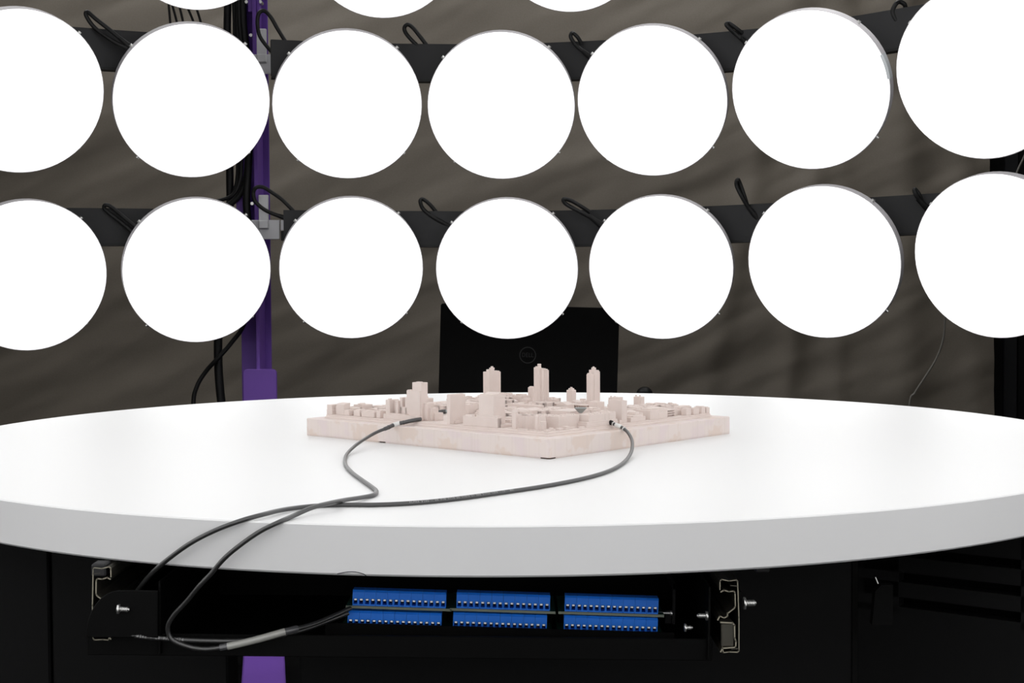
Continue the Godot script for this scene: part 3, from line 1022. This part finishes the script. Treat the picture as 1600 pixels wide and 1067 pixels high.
func blocks():
	# slim pointed turret with the block that curves inwards
	var st := mb()
	cb(st, 51.9, 17.5, 4.7, 3.4, 0, 14.4)
	var tip := Vector3(19.2, GROUND * 1000.0 + 18.0, -54.2) * 0.001
	var cs := []
	for c in [[51.9, 17.5], [51.9, 20.9], [56.6, 20.9], [56.6, 17.5]]: cs.append(Vector3(c[1], GROUND * 1000.0 + 14.4, -c[0]) * 0.001)
	for i in 4: tri(st, cs[i], cs[(i + 1) % 4], tip)
	bld(st)
	st = mb()
	var plan := [[52.0, 20.6]]
	for k in 9:
		var a := PI * k / 8.0
		plan.append([42.0 + 8.6 * cos(a), 21.0 + 6.8 * sin(a)])
	plan += [[30.0, 21.0], [30.0, 31.0], [52.0, 31.0]]
	cp(st, plan, 0, 11.8, 0.3)
	bumps(st, 31, 28.4, 20, 2.4, 11.8, 24, 0.7)
	cb(st, 26.6, 22.0, 3.6, 6.0, 0, 7.4)
	cb(st, 28.6, 21.4, 2.0, 2.0, 0, 12.4)
	bld(st)
	claim(25, 15, 34, 18)
	# large block with planted roofs
	st = mb()
	cp(st, [[24.0, 41.0], [24.0, 68.4], [33.0, 68.4], [33.0, 50.0], [52.0, 50.0], [52.0, 41.0], [44.0, 38.5]], 0, 10.4, 0.3)
	cb(st, 33.0, 49.0, 19.0, 20.0, 0, 5.0)
	cb(st, 44.0, 60.0, 12.0, 9.0, 0, 7.6)
	bumps(st, 26, 43, 6.0, 24, 10.4, 70, 0.8)
	bumps(st, 32, 42, 19.0, 7, 10.4, 70, 0.8)
	bld(st)
	claim(22, 37, 37, 34)
	st = mb()
	cb(st, 14.7, 70.0, 12.0, 22.0, 0, 10.4)
	cb(st, 14.7, 92.0, 1.8, 6.0, 0, 10.0)
	cb(st, 17.0, 91.0, 9.0, 8.0, 0, 9.6)
	cb(st, 14.7, 98.0, 12.0, 9.6, 0, 10.4)
	cb(st, 13.75, 65.4, 13.0, 44.0, -0.2, 2.6)
	cb(st, 14.1, 66.6, 13.0, 42.4, 0, 4.4)
	bumps(st, 15, 71, 9, 20, 10.4, 60, 0.8)
	bumps(st, 15, 99, 9, 8, 10.4, 26, 0.8)
	bld(st)
	claim(12, 64, 20, 46)
	# smooth flat hall and the long ones round it
	st = mb()
	cb(st, 48.0, 86.0, 24.0, 24.0, 0, 10.6, 0.4)
	cb(st, 48.0, 110.0, 20.0, 5.0, 0, 6.8)
	bld(st)
	claim(46, 84, 30, 34)
	st = mb()
	cb(st, 136.0, 146.0, 42.0, 6.0, 0, 7.6)
	cb(st, 137.0, 152.0, 40.0, 5.0, 0, 5.0)
	bumps(st, 137, 147, 40, 4, 7.6, 40, 0.7)
	bld(st)
	claim(134, 143, 46, 17)
	# arcade: a roof on a row of small piers
	st = mb()
	cb(st, 118.0, 196.0, 46.0, 9.0, 0, 2.2)
	cb(st, 117.6, 195.6, 47.0, 10.0, 4.6, 5.8)
	cb(st, 120.0, 199.0, 43.0, 6.0, 2, 5)
	for k in 17: cb(st, 118.6 + k * 2.75, 196.4, 1.1, 1.1, 2, 4.8, 0.1)
	bld(st)
	claim(115, 193, 52, 15)
	st = mb()
	cb(st, 168.0, 205.0, 26.0, 10.0, 0, 6.4)
	cp(st, [[170.0, 206.0], [170.0, 214.0], [180.0, 210.0]], 6, 8.6, 0.2)
	bld(st)
	claim(166, 203, 30, 14)
	# block beside the right tower of the skyline
	st = mb()
	cb(st, 98.0, 186.0, 10.6, 8.0, 0, 10.4, 0.3)
	cb(st, 100.0, 188.0, 6.0, 4.0, 10, 11.2)
	cb(st, 104.0, 196.0, 12.0, 9.0, 0, 9.4)
	bld(st)
	claim(96, 184, 22, 23)
	# blocks on the right edge
	st = mb()
	cp(st, [[14.0, 157.2], [14.0, 184.0], [30.0, 184.0], [30.0, 157.2]], 0, 8.6, 0.3)
	cb(st, 16.0, 160.0, 11.0, 22.0, 8.4, 9.8)
	cb(st, 13.9, 170.0, 3.0, 13.0, 0, 5.6)
	bld(st)
	st = mb()
	cb(st, 18.0, 140.0, 14.0, 12.0, 0, 6.6)
	cb(st, 19.0, 142.0, 9.0, 6.0, 6.4, 7.6)
	bld(st)
	st = mb()
	cb(st, 13.9, 128.0, 18.0, 22.0, 0, 4.2)
	cb(st, 14.6, 132.0, 12.0, 14.0, 4, 5.2)
	bld(st)
	claim(12, 126, 22, 60)
	for b in [[13.9, 214.0, 6.0, 8.0, 6.0], [13.9, 226.0, 5.0, 9.0, 5.6], [22.0, 206.0, 12.0, 5.0, 7.4], [14.2, 240.0, 9.0, 6.0, 6.2], [13.9, 247.4, 10.0, 5.6, 5.2], [26.0, 222.0, 10.0, 18.0, 6.6], [24.0, 212.0, 6.0, 9.0, 4.4]]:
		st = mb()
		cb(st, b[0], b[1], b[2], b[3], 0, b[4])
		cb(st, b[0] + 1.0, b[1] + 1.0, b[2] - 2.0, b[3] - 2.0, b[4] - 0.2, b[4] + 0.7)
		bld(st)
	st = mb()
	for k in 3: cb(st, 20.0 - k * 0.6, 190.0, 14.0, 14.0, 1.2 + k * 2.2, 2.4 + k * 2.2)
	cb(st, 22.0, 191.0, 12.0, 12.0, 0, 7)
	bld(st)
	claim(12, 188, 26, 66)
	# blocks at the left corner
	st = mb()
	cb(st, 287.0, 14.4, 7.2, 14.0, 0, 9.2)
	cb(st, 286.0, 13.8, 8.0, 15.0, 0, 4.6)
	bld(st)
	st = mb()
	cb(st, 271.0, 16.0, 11.5, 8.0, 0, 9.6)
	var roof := PackedVector2Array([Vector2(16.0, 9.6), Vector2(24.0, 9.6), Vector2(24.0, 11.4), Vector2(18.0, 10.8)])
	for k in roof.size(): roof[k] *= 0.001
	prism(st, roof, 0.271, 0.2825, Transform3D(Basis(Vector3(1, 0, 0), Vector3(0, 0, -1), Vector3(0, 1, 0)), Vector3(0, GROUND, 0)))
	cb(st, 282.0, 18.0, 4.0, 7.0, 0, 7.8)
	bld(st)
	st = mb()
	cb(st, 263.0, 15.0, 7.0, 7.0, 0, 5.4)
	cb(st, 264.0, 22.0, 6.0, 8.0, 0, 6.8)
	bld(st)
	for b in [[247.0, 14.6, 9.0, 10.0, 5.8], [227.0, 14.6, 18.0, 9.0, 5.4], [219.0, 15.0, 5.4, 8.0, 6.4], [256.0, 20.0, 6.0, 12.0, 5.0]]:
		st = mb()
		cb(st, b[0], b[1], b[2], b[3], 0, b[4], 0.4)
		cb(st, b[0] + 1.4, b[1] + 2.0, b[2] - 2.8, b[3] - 4.0, b[4] - 0.2, b[4] + 0.8)
		bld(st)
	claim(217, 12, 80, 22)
	# low things near the front corner
	for b in [[16.0, 18.0, 6.0, 4.0, 1.2], [18.0, 24.0, 3.0, 3.0, 2.4], [24.0, 14.6, 7.0, 2.6, 0.8], [14.6, 30.0, 4.0, 6.0, 1.8], [15.0, 40.0, 4.0, 5.0, 2.6], [18.5, 46.0, 2.0, 10.0, 1.4], [36.0, 14.4, 12.0, 2.6, 1.0], [14.4, 56.0, 3.0, 8.0, 1.0], [15.6, 15.4, 2.6, 3.0, 2.0]]:
		st = mb()
		cb(st, b[0], b[1], b[2], b[3], 0, b[4], 0.2)
		bld(st)
	claim(12, 12, 40, 22)
	claim(12, 28, 12, 40)


func filler():
	claim(150, 36, 66, 58)   # an open square with the sensor tip in it
	# the low blocks of the rest of the town, on streets
	var made := 0
	var u := 16.0
	while u < 288.0:
		var du := rng.randf_range(9.0, 17.0)
		var v := 16.0
		while v < 246.0:
			var dv := rng.randf_range(9.0, 19.0)
			var r := Rect2(u, v, minf(du, 294.0 - u), minf(dv, 252.5 - v))
			v += dv + (3.0 if rng.randf() < 0.6 else 1.2)
			var free := r.size.x > 4.0 and r.size.y > 4.0
			for t in taken:
				if t.intersects(r): free = false
			if not free or made > 205: continue
			made += 1
			var h := rng.randf_range(3.0, 7.4)
			if rng.randf() < 0.12: h += rng.randf_range(1.5, 4.0)
			var st := mb()
			var kind := rng.randi() % 5
			if kind == 0:
				# a court: four wings round a yard
				var w := minf(r.size.x, r.size.y) * 0.3
				cb(st, r.position.x, r.position.y, r.size.x, w, 0, h)
				cb(st, r.position.x, r.end.y - w, r.size.x, w, 0, h * 0.95)
				cb(st, r.position.x, r.position.y, w, r.size.y, 0, h * 0.97)
				cb(st, r.end.x - w, r.position.y, w, r.size.y, 0, h * 1.03)
			elif kind == 1:
				# a ridge roof along v
				cb(st, r.position.x, r.position.y, r.size.x, r.size.y, 0, h * 0.75)
				var a := r.position.x * 0.001
				var b := r.end.x * 0.001
				var g := GROUND
				var plan := PackedVector2Array([Vector2(-b, h * 0.00075), Vector2(-a, h * 0.00075), Vector2(-(a + b) * 0.5, h * 0.00105)])
				prism(st, plan, r.position.y * 0.001, r.end.y * 0.001, Transform3D(Basis(Vector3(0, 0, 1), Vector3(1, 0, 0), Vector3(0, 1, 0)), Vector3(0, g, 0)))
			else:
				cb(st, r.position.x, r.position.y, r.size.x, r.size.y, 0, h)
				var n := rng.randi_range(1, 3)
				for k in n:
					var su := r.size.x * rng.randf_range(0.25, 0.6)
					var sv := r.size.y * rng.randf_range(0.25, 0.6)
					cb(st, r.position.x + rng.randf() * (r.size.x - su), r.position.y + rng.randf() * (r.size.y - sv), su, sv, h - 0.2, h + rng.randf_range(0.5, 1.8))
				if kind == 4:
					bumps(st, r.position.x + 1, r.position.y + 1, r.size.x - 2, r.size.y - 2, h, 12, 0.7)
			bld(st)
		u += du + (4.0 if rng.randf() < 0.5 else 1.6)


func insets():
	# small metal pieces set into the model
	var cup := thing("metal_cup", "small grey metal funnel sunk among the planted roofs of the city model", "cup", Vector3(0.0615, 0.7197, 0.1400))
	var st := mb()
	lathe(st, [Vector2(0.0012, 0), Vector2(0.0022, 0.0008), Vector2(0.0044, 0.0032), Vector2(0.0054, 0.0042), Vector2(0.0056, 0.0047), Vector2(0.0050, 0.0047), Vector2(0.004, 0.0034), Vector2(0.0, 0.0026)], 28)
	obj("cone", st, "cup_metal", cup)
	var tip := thing("sensor_tip", "small black sensor tip with a silver end between the two left blocks", "sensor", Vector3(-0.0651, 0.7108, 0.0363))
	st = mb()
	tube(st, [Vector3(-0.005, 0.0012, 0.0), Vector3(0.0, 0.0022, 0.0), Vector3(0.003, 0.0022, 0.0)], 0.0022, 10)
	obj("black_body", st, "rubber", tip)
	st = mb()
	tube(st, [Vector3(0.003, 0.0022, 0.0), Vector3(0.0075, 0.0022, 0.0)], 0.0018, 10)
	obj("silver_end", st, "cup_metal", tip)


# ==================================================================== under the table: the drawer
func profile_bar(pts: Array, z0: float, z1: float, t: float) -> SurfaceTool:
	# bent sheet seen from its end: a line of (x, y) with thickness t, run from z0 to z1
	var st := mb()
	for i in pts.size() - 1:
		var a := Vector2(pts[i][0], pts[i][1]) * 0.001
		var b := Vector2(pts[i + 1][0], pts[i + 1][1]) * 0.001
		var d := (b - a).normalized() * t * 0.5
		var n := Vector2(-d.y, d.x)
		var q := [a - d - n, b + d - n, b + d + n, a - d + n]
		for k in 4:
			var p: Vector2 = q[k]
			var r: Vector2 = q[(k + 1) % 4]
			quad(st, Vector3(p.x, p.y, z1), Vector3(p.x, p.y, z0), Vector3(r.x, r.y, z0), Vector3(r.x, r.y, z1))
		quad(st, Vector3(q[0].x, q[0].y, z1), Vector3(q[1].x, q[1].y, z1), Vector3(q[2].x, q[2].y, z1), Vector3(q[3].x, q[3].y, z1))
		quad(st, Vector3(q[3].x, q[3].y, z0), Vector3(q[2].x, q[2].y, z0), Vector3(q[1].x, q[1].y, z0), Vector3(q[0].x, q[0].y, z0))
	return st


func slide(label: String, at: Vector3, flip: float):
	# telescopic drawer slide, end on: outer channel, middle member and the plate in the inner one
	var o := thing("drawer_slide", label, "drawer slide", at, "drawer slides under the table")
	var f := func(l: Array) -> Array: return l.map(func(p: Array) -> Array: return [p[0] * flip, p[1]])
	var outer := [[-5.6, 39.5], [-5.6, 44.5], [-4.6, 45.6], [0.0, 44.6], [4.6, 45.2], [5.2, 44.2], [6.0, 22.0], [6.0, 1.6], [5.2, 0.6], [0.0, 0.8], [-3.6, 0.4], [-4.2, 4.6]]
	var middle := [[-4.8, 37.8], [-3.0, 38.8], [0.0, 37.8], [3.0, 38.2], [3.8, 37.0], [4.0, 28.6], [3.2, 27.4], [-0.8, 24.4], [-0.9, 22.6], [-3.0, 21.6], [-5.6, 22.8], [-6.8, 20.4]]
	var inner := [[-5.4, 19.6], [1.8, 19.2], [3.0, 17.8], [3.1, 10.0], [3.8, 8.0], [3.7, 4.2], [-4.4, 3.6], [-5.4, 1.6]]
	for p in [["outer_channel", outer, 0.0, 0.0006], ["middle_member", middle, -0.001, 0.0007], ["inner_member", inner, 0.002, 0.0008]]:
		obj(p[0], profile_bar(f.call(p[1]), -0.2, p[2] - 0.0008, p[3]), "zinc", o)
		obj("cut_edge", profile_bar(f.call(p[1]), p[2] - 0.0008, p[2], p[3]), "cut_steel", o)
	var st: SurfaceTool
	st = mb()
	span(st, Vector3(-5.0 * flip, 4.2, -1.6) * 0.001, Vector3(3.0 * flip, 18.8, 0.6) * 0.001, 0.0006)
	obj("stop_plate", st, "zinc", o)
	st = profile_bar(f.call([[1.0, 41.8], [5.0, 41.4]]), -0.03, 0.0, 0.0006)
	obj("top_tab", st, "zinc", o)
	st = profile_bar(f.call([[1.6, 2.6], [5.0, 2.8]]), -0.03, 0.0, 0.0006)
	obj("bottom_tab", st, "zinc", o)


func screw(called: String, a: Vector3, b: Vector3, r: float, parent: Node3D):
	var st := mb()
	var d := (b - a).normalized()
	tube(st, [a, a + d * 0.0012], r * 1.9, 6)
	var n := int((b - a).length() / 0.0009)
	for i in n:
		var p := a + (b - a) * (float(i) / n)
		tube(st, [p, p + d * 0.00045], r, 10, r * 0.86)
		tube(st, [p + d * 0.00045, p + d * 0.0009], r * 0.86, 10, r)
	tube(st, [b, b + d * 0.0012], r * 0.9, 10, r * 0.45)
	obj(called, st, "steel", parent)


func build_drawer():
	var o := thing("cable_drawer", "open black pull-out tray under the tabletop, holding cables and blue terminals", "drawer", Vector3(0, 0.5985, 0.495))
	o.rotation.z = deg_to_rad(-0.9)
	var st := mb()
	span(st, Vector3(-0.262, 0.0, -0.0015), Vector3(0.124, 0.0135, 0.0), 0.0004)
	obj("front_lip", st, "black_metal", o)
	st = mb()
	span(st, Vector3(-0.262, 0.0, -0.165), Vector3(0.124, 0.0015, -0.0015), 0.0003)
	obj("tray_floor", st, "black_metal", o)
	st = mb()
	span(st, Vector3(-0.262, 0.0015, -0.165), Vector3(0.124, 0.045, -0.1635), 0.0003)
	obj("back_plate", st, "black_metal", o)
	# side plates: the left one is flared with a rounded front edge
	st = mb()
	var flare := PackedVector2Array()
	for k in 9:
		var a := (PI / 2) * k / 8.0
		flare.append(Vector2(-0.2595 + 0.021 * (1.0 - cos(a)), 0.0135 + 0.029 * sin(a)))
	flare.append(Vector2(-0.2155, 0.0425))
	flare.append(Vector2(-0.2155, 0.0135))
	prism(st, flare, -0.0012, 0.0003, Transform3D(Basis(Vector3(1, 0, 0), Vector3(0, 0, 1), Vector3(0, 1, 0)), Vector3(0, 0, 0.010)), 0.0004)
	obj("flared_plate", st, "black_metal", o)
	for x in [-0.217, 0.1205]:
		st = mb()
		span(st, Vector3(x, 0.0015, -0.165), Vector3(x + 0.0015, 0.047, 0.004), 0.0004)
		obj("side_plate", st, "black_metal", o)
	st = mb()
	span(st, Vector3(0.1035, 0.0135, -0.04), Vector3(0.1055, 0.040, -0.036), 0.0003)
	span(st, Vector3(0.1035, 0.036, -0.12), Vector3(0.1055, 0.040, -0.036), 0.0003)
	span(st, Vector3(0.099, 0.0135, -0.04), Vector3(0.1035, 0.022, -0.0385), 0.0003)
	obj("board_bracket", st, "black_paint", o)
	st = mb()
	span(st, Vector3(-0.111, -0.004, -0.0008), Vector3(0.111, 0.0078, 0.0008), 0.0003, Transform3D(Basis(Vector3(0, 0, 1), deg_to_rad(-1.1)), Vector3(-0.0075, 0.0058, -0.024)))
	obj("bay_bar", st, "black_metal", o)
	screw("screw", Vector3(-0.2395, 0.0315, 0.012), Vector3(-0.2335, 0.0312, 0.012), 0.0016, o)
	screw("screw", Vector3(0.1205, 0.0285, 0.002), Vector3(0.1150, 0.0285, 0.002), 0.0016, o)
	screw("screw", Vector3(0.1065, 0.0205, 0.0), Vector3(0.1105, 0.0205, 0.0), 0.0014, o)
	screw("screw", Vector3(0.1035, 0.0205, -0.038), Vector3(0.0950, 0.0205, -0.038), 0.0009, o)
	slide("end of a silver drawer slide at the right end of the tray", Vector3(0.1337, 0.6025, 0.5), 1.0)
	slide("end of a silver drawer slide half hidden by the tray's flared black plate", Vector3(-0.2505, 0.6125, 0.5), -1.0)
	var b := thing("slide_bolt", "threaded steel bolt standing out beside the right drawer slide", "bolt", Vector3(0.1405, 0.6335, 0.5))
	screw("shank", Vector3(0.002, 0, 0), Vector3(0.0085, 0, 0), 0.0021, b)
	var st2 := mb()
	span(st2, Vector3(-0.0005, -0.0065, -0.012), Vector3(0.0015, 0.0065, -0.003), 0.0003)
	obj("washer_plate", st2, "black_metal", b)


func strip(o: Node3D, y: float, z: float, pitch: float):
	# sixteen poles as eight two-pole blue housings, each hole with a metal cage
	for k in 8:
		var x := (k - 4) * pitch * 2.0
		var w := pitch * 2.0 - 0.00012
		var st := mb()
		var h := 0.0100
		var d := 0.009
		# upper face, leaning back a little at the top
		var prof := PackedVector2Array([Vector2(0, 0.0046), Vector2(0, 0.0088), Vector2(-0.0012, h), Vector2(-d, h), Vector2(-d, 0.0046)])
		prism(st, prof, x, x + w, Transform3D(Basis(Vector3(0, 0, 1), Vector3(1, 0, 0), Vector3(0, 1, 0)), Vector3(0, y, z)))
		span(st, Vector3(x, y, z - d), Vector3(x + w, y + 0.0011, z), 0.0001)
		for j in 3:
			var cx := x + w * j / 2.0
			var half := 0.00062
			span(st, Vector3(maxf(cx - half, x), y + 0.001, z - d), Vector3(minf(cx + half, x + w), y + 0.0047, z), 0.0001)
		span(st, Vector3(x, y + 0.001, z - d), Vector3(x + w, y + 0.0047, z - 0.0055), 0.0)
		var hs := obj("terminal_housing", st, "blue", o)
		for j in 2:
			var cx := x + w * (j + 0.5) / 2.0
			st = mb()
			box(st, Vector3.ZERO, Vector3(0.0019, 0.0012, 0.0008), 0.0002, Transform3D(Basis(Vector3.RIGHT, deg_to_rad(-12.0)), Vector3(cx, y + 0.0038, z - 0.0009)))
			obj("clamp", st, "tin", hs)
			st = mb()
			span(st, Vector3(cx - 0.0009, y + 0.0014, z - 0.0052), Vector3(cx + 0.0009, y + 0.0034, z - 0.0046))
			obj("hole_back", st, "hole", hs)


func build_boards():
	var pitch := 0.00375
	var cols := [[-0.0717, 0.6238, -0.0746, 0.6111, "left"], [-0.0051, 0.6217, -0.0073, 0.6094, "middle"], [0.0643, 0.6192, 0.0635, 0.6072, "right"]]
	for c in cols:
		for level in 2:
			var x: float = c[0] if level == 0 else c[2]
			var y: float = c[1] if level == 0 else c[3]
			var z := 0.463 if level == 0 else 0.466
			var o := thing("terminal_board", "green board with a row of blue screw terminals, %s of the %s stack" % [["upper one", "lower one"][level], c[4]], "circuit board", Vector3(x, y, z), "blue terminal boards in the drawer")
			o.rotation.z = deg_to_rad(-2.2)
			strip(o, 0.0, 0.0, pitch)
			var st := mb()
			span(st, Vector3(-0.0341, -0.0016, -0.045), Vector3(0.0336, 0.0, 0.0005))
			obj("board", st, "board", o)
			st = mb()
			span(st, Vector3(-0.0341, -0.0016, 0.0005), Vector3(0.0336, 0.0, 0.0008))
			obj("board_edge", st, "board_edge", o)
			for sx in [-0.032, 0.0315]:
				st = mb()
				tube(st, [Vector3(sx, -0.0125 if level == 0 else -0.0045, -0.02), Vector3(sx, -0.0016, -0.02)], 0.0018, 8)
				obj("standoff", st, "black_metal", o)


# ==================================================================== the two cables
func letters(o: Node3D, words: String, path: Array, from: float, size: float, lift: Vector3, r: float):
	# printed characters, one after the other along the cable, on the side that faces lift
	var f := SystemFont.new()
	f.font_names = PackedStringArray(["Droid Sans Mono"])
	var st := SurfaceTool.new()
	st.begin(Mesh.PRIMITIVE_TRIANGLES)
	var walk := [0.0]
	for i in range(1, path.size()): walk.append(walk[-1] + path[i].distance_to(path[i - 1]))
	var s := from
	for ch in words:
		if s > walk[-1]: break
		var i := 1
		while i < walk.size() - 1 and walk[i] < s: i += 1
		var t := inverse_lerp(walk[i - 1], walk[i], s)
		var p: Vector3 = path[i - 1].lerp(path[i], t)
		var d: Vector3 = (path[i] - path[i - 1]).normalized()
		if ch != " ":
			var n := (lift - d * lift.dot(d)).normalized()
			var tm := TextMesh.new()
			tm.text = ch
			tm.font = f
			tm.font_size = 16
			tm.pixel_size = size / 16.0
			tm.depth = 0.0001
			tm.curve_step = 4.0
			st.append_from(tm, 0, Transform3D(Basis(d, n.cross(d), n), p + n * (r + 0.00002)))
		s += size * 0.72
	var m := MeshInstance3D.new()
	m.mesh = st.commit()
	put("printed_lettering", m, "print", o)


func ring_on(o: Node3D, called: String, path: Array, a: float, b: float, r: float, m: String):
	# a sleeve round the cable between two distances along it
	var walk := 0.0
	var pts := []
	for i in range(1, path.size()):
		var d: float = path[i].distance_to(path[i - 1])
		var n := int(ceil(d / 0.0008))
		for k in n:
			var s := walk + d * k / n
			if s >= a and s <= b: pts.append(path[i - 1].lerp(path[i], float(k) / n))
		walk += d
	if pts.size() < 2: return
	var st := mb()
	tube(st, pts, r, 14)
	obj(called, st, m, o)


func along(path: Array, p: Vector3) -> float:
	var best := 0.0
	var near := 9.0
	var walk := 0.0
	for i in path.size():
		if i > 0: walk += path[i].distance_to(path[i - 1])
		if path[i].distance_to(p) < near:
			near = path[i].distance_to(p)
			best = walk
	return best


func build_cables():
	var a := [Vector3(-0.0816, 0.7122, 0.1050), Vector3(-0.0854, 0.7118, 0.1090), Vector3(-0.0905, 0.7110, 0.1098), Vector3(-0.0968, 0.7096, 0.1101), Vector3(-0.1032, 0.7083, 0.1102), Vector3(-0.1111, 0.7054, 0.1180), Vector3(-0.1197, 0.7023, 0.1240), Vector3(-0.1275, 0.6985, 0.1370), Vector3(-0.1335, 0.6952, 0.1630), Vector3(-0.1366, 0.6922, 0.1967), Vector3(-0.1339, 0.6915, 0.2356), Vector3(-0.1277, 0.6915, 0.2774), Vector3(-0.1177, 0.6915, 0.3199), Vector3(-0.1062, 0.6915, 0.3592), Vector3(-0.0963, 0.6915, 0.3924), Vector3(-0.0906, 0.6915, 0.4142), Vector3(-0.0905, 0.6915, 0.4319), Vector3(-0.0965, 0.6920, 0.4465), Vector3(-0.1048, 0.6935, 0.4673), Vector3(-0.1118, 0.6950, 0.4901), Vector3(-0.1204, 0.6945, 0.5044), Vector3(-0.1292, 0.6920, 0.5178), Vector3(-0.1358, 0.6905, 0.5326), Vector3(-0.1465, 0.6853, 0.5328), Vector3(-0.1575, 0.6779, 0.5312), Vector3(-0.1689, 0.6686, 0.5277), Vector3(-0.1785, 0.6580, 0.5234), Vector3(-0.1861, 0.6503, 0.5200), Vector3(-0.1957, 0.6393, 0.5140), Vector3(-0.2045, 0.6301, 0.5090), Vector3(-0.2089, 0.6221, 0.5060), Vector3(-0.2070, 0.6148, 0.5050), Vector3(-0.1982, 0.6107, 0.5060), Vector3(-0.1873, 0.6086, 0.5060), Vector3(-0.1748, 0.6098, 0.5060), Vector3(-0.1565, 0.6134, 0.5040), Vector3(-0.1387, 0.6175, 0.5000), Vector3(-0.1237, 0.6190, 0.4880), Vector3(-0.1119, 0.6215, 0.4760), Vector3(-0.1020, 0.6245, 0.4680)]
	var b := [Vector3(0.0829, 0.7125, 0.1294), Vector3(0.0848, 0.7125, 0.1422), Vector3(0.0876, 0.7120, 0.1495), Vector3(0.0918, 0.7102, 0.1539), Vector3(0.0958, 0.7087, 0.1562), Vector3(0.0985, 0.7071, 0.1600), Vector3(0.1011, 0.7045, 0.1680), Vector3(0.1026, 0.7005, 0.1820), Vector3(0.1012, 0.6974, 0.2030), Vector3(0.0982, 0.6945, 0.2242), Vector3(0.0923, 0.6920, 0.2510), Vector3(0.0820, 0.6915, 0.2913), Vector3(0.0682, 0.6915, 0.3284), Vector3(0.0490, 0.6915, 0.3627), Vector3(0.0231, 0.6915, 0.3959), Vector3(-0.0075, 0.6915, 0.4266), Vector3(-0.0362, 0.6915, 0.4526), Vector3(-0.0600, 0.6915, 0.4680), Vector3(-0.0837, 0.6915, 0.4750), Vector3(-0.1059, 0.6915, 0.4741), Vector3(-0.1234, 0.6915, 0.4787), Vector3(-0.1387, 0.6920, 0.4953), Vector3(-0.1483, 0.6925, 0.5176), Vector3(-0.1600, 0.6902, 0.5263), Vector3(-0.1757, 0.6841, 0.5239), Vector3(-0.1912, 0.6759, 0.5201), Vector3(-0.2065, 0.6650, 0.5131), Vector3(-0.2181, 0.6553, 0.5050), Vector3(-0.2300, 0.6432, 0.4900), Vector3(-0.2375, 0.6346, 0.4820), Vector3(-0.2433, 0.6277, 0.4850), Vector3(-0.2443, 0.6228, 0.4920), Vector3(-0.2390, 0.6191, 0.5000), Vector3(-0.2291, 0.6166, 0.5040), Vector3(-0.2106, 0.6143, 0.5030), Vector3(-0.1874, 0.6127, 0.5020), Vector3(-0.1643, 0.6121, 0.5000), Vector3(-0.1452, 0.6136, 0.4970), Vector3(-0.1284, 0.6155, 0.4860), Vector3(-0.1144, 0.6185, 0.4750), Vector3(-0.1035, 0.6215, 0.4690)]
	var pa := smooth_path(a, 6)
	var pb := smooth_path(b, 6)
	var r := 0.00145
	var lift := Vector3(0, 0.55, 0.83)
	var o := thing("sensor_cable", "thin black cable from the model's left side, snaking in an S over the tabletop", "cable", Vector3.ZERO, "black cables from the city model")
	var st := mb()
	tube(st, pa, r, 12)
	obj("jacket", st, "rubber", o)
	var s := along(pa, Vector3(-0.1032, 0.7083, 0.1102))
	ring_on(o, "black_sleeve", pa, 0.0, s + 0.014, 0.0018, "rubber")
	ring_on(o, "white_label", pa, s - 0.004, s + 0.004, 0.0020, "white_label")
	ring_on(o, "sleeve_end", pa, s - 0.0075, s - 0.0062, 0.0020, "clear_sleeve")
	ring_on(o, "sleeve_end", pa, s + 0.0085, s + 0.0100, 0.0020, "clear_sleeve")
	s = along(pa, Vector3(-0.1748, 0.6098, 0.5060))
	ring_on(o, "clear_sleeve", pa, s - 0.003, s + 0.046, 0.0021, "clear_sleeve")
	ring_on(o, "silver_core", pa, s + 0.0015, s + 0.038, 0.00225, "sleeve")
	o = thing("sensor_cable", "thin black cable printed with small grey lettering, from the model's right side", "cable", Vector3.ZERO, "black cables from the city model")
	st = mb()
	tube(st, pb, r, 12)
	obj("jacket", st, "rubber", o)
	s = along(pb, Vector3(0.0920, 0.7101, 0.1540))
	ring_on(o, "black_sleeve", pb, 0.0, s - 0.005, 0.0021, "hole")
	ring_on(o, "white_label", pb, s - 0.001, s + 0.0055, 0.0020, "white_label")
	ring_on(o, "sleeve_end", pb, s - 0.0040, s - 0.0028, 0.0020, "white_label")
	ring_on(o, "sleeve_end", pb, s + 0.0080, s + 0.0098, 0.0020, "white_label")
	# the print reads from left to right, against the cable's own run
	var back := pb.duplicate()
	back.reverse()
	letters(o, "ALPHA WIRE - UR P/N 9174 RG 174/U E1 AWM STYLE 1354   75   80C", back, along(back, Vector3(-0.0645, 0.6915, 0.4695)), 0.0019, lift, r)
	letters(o, "ALPHA WIRE - UR P/N 9174", pb, along(pb, Vector3(-0.2360, 0.6180, 0.5015)), 0.0022, Vector3(0, 0.3, 0.95), r)
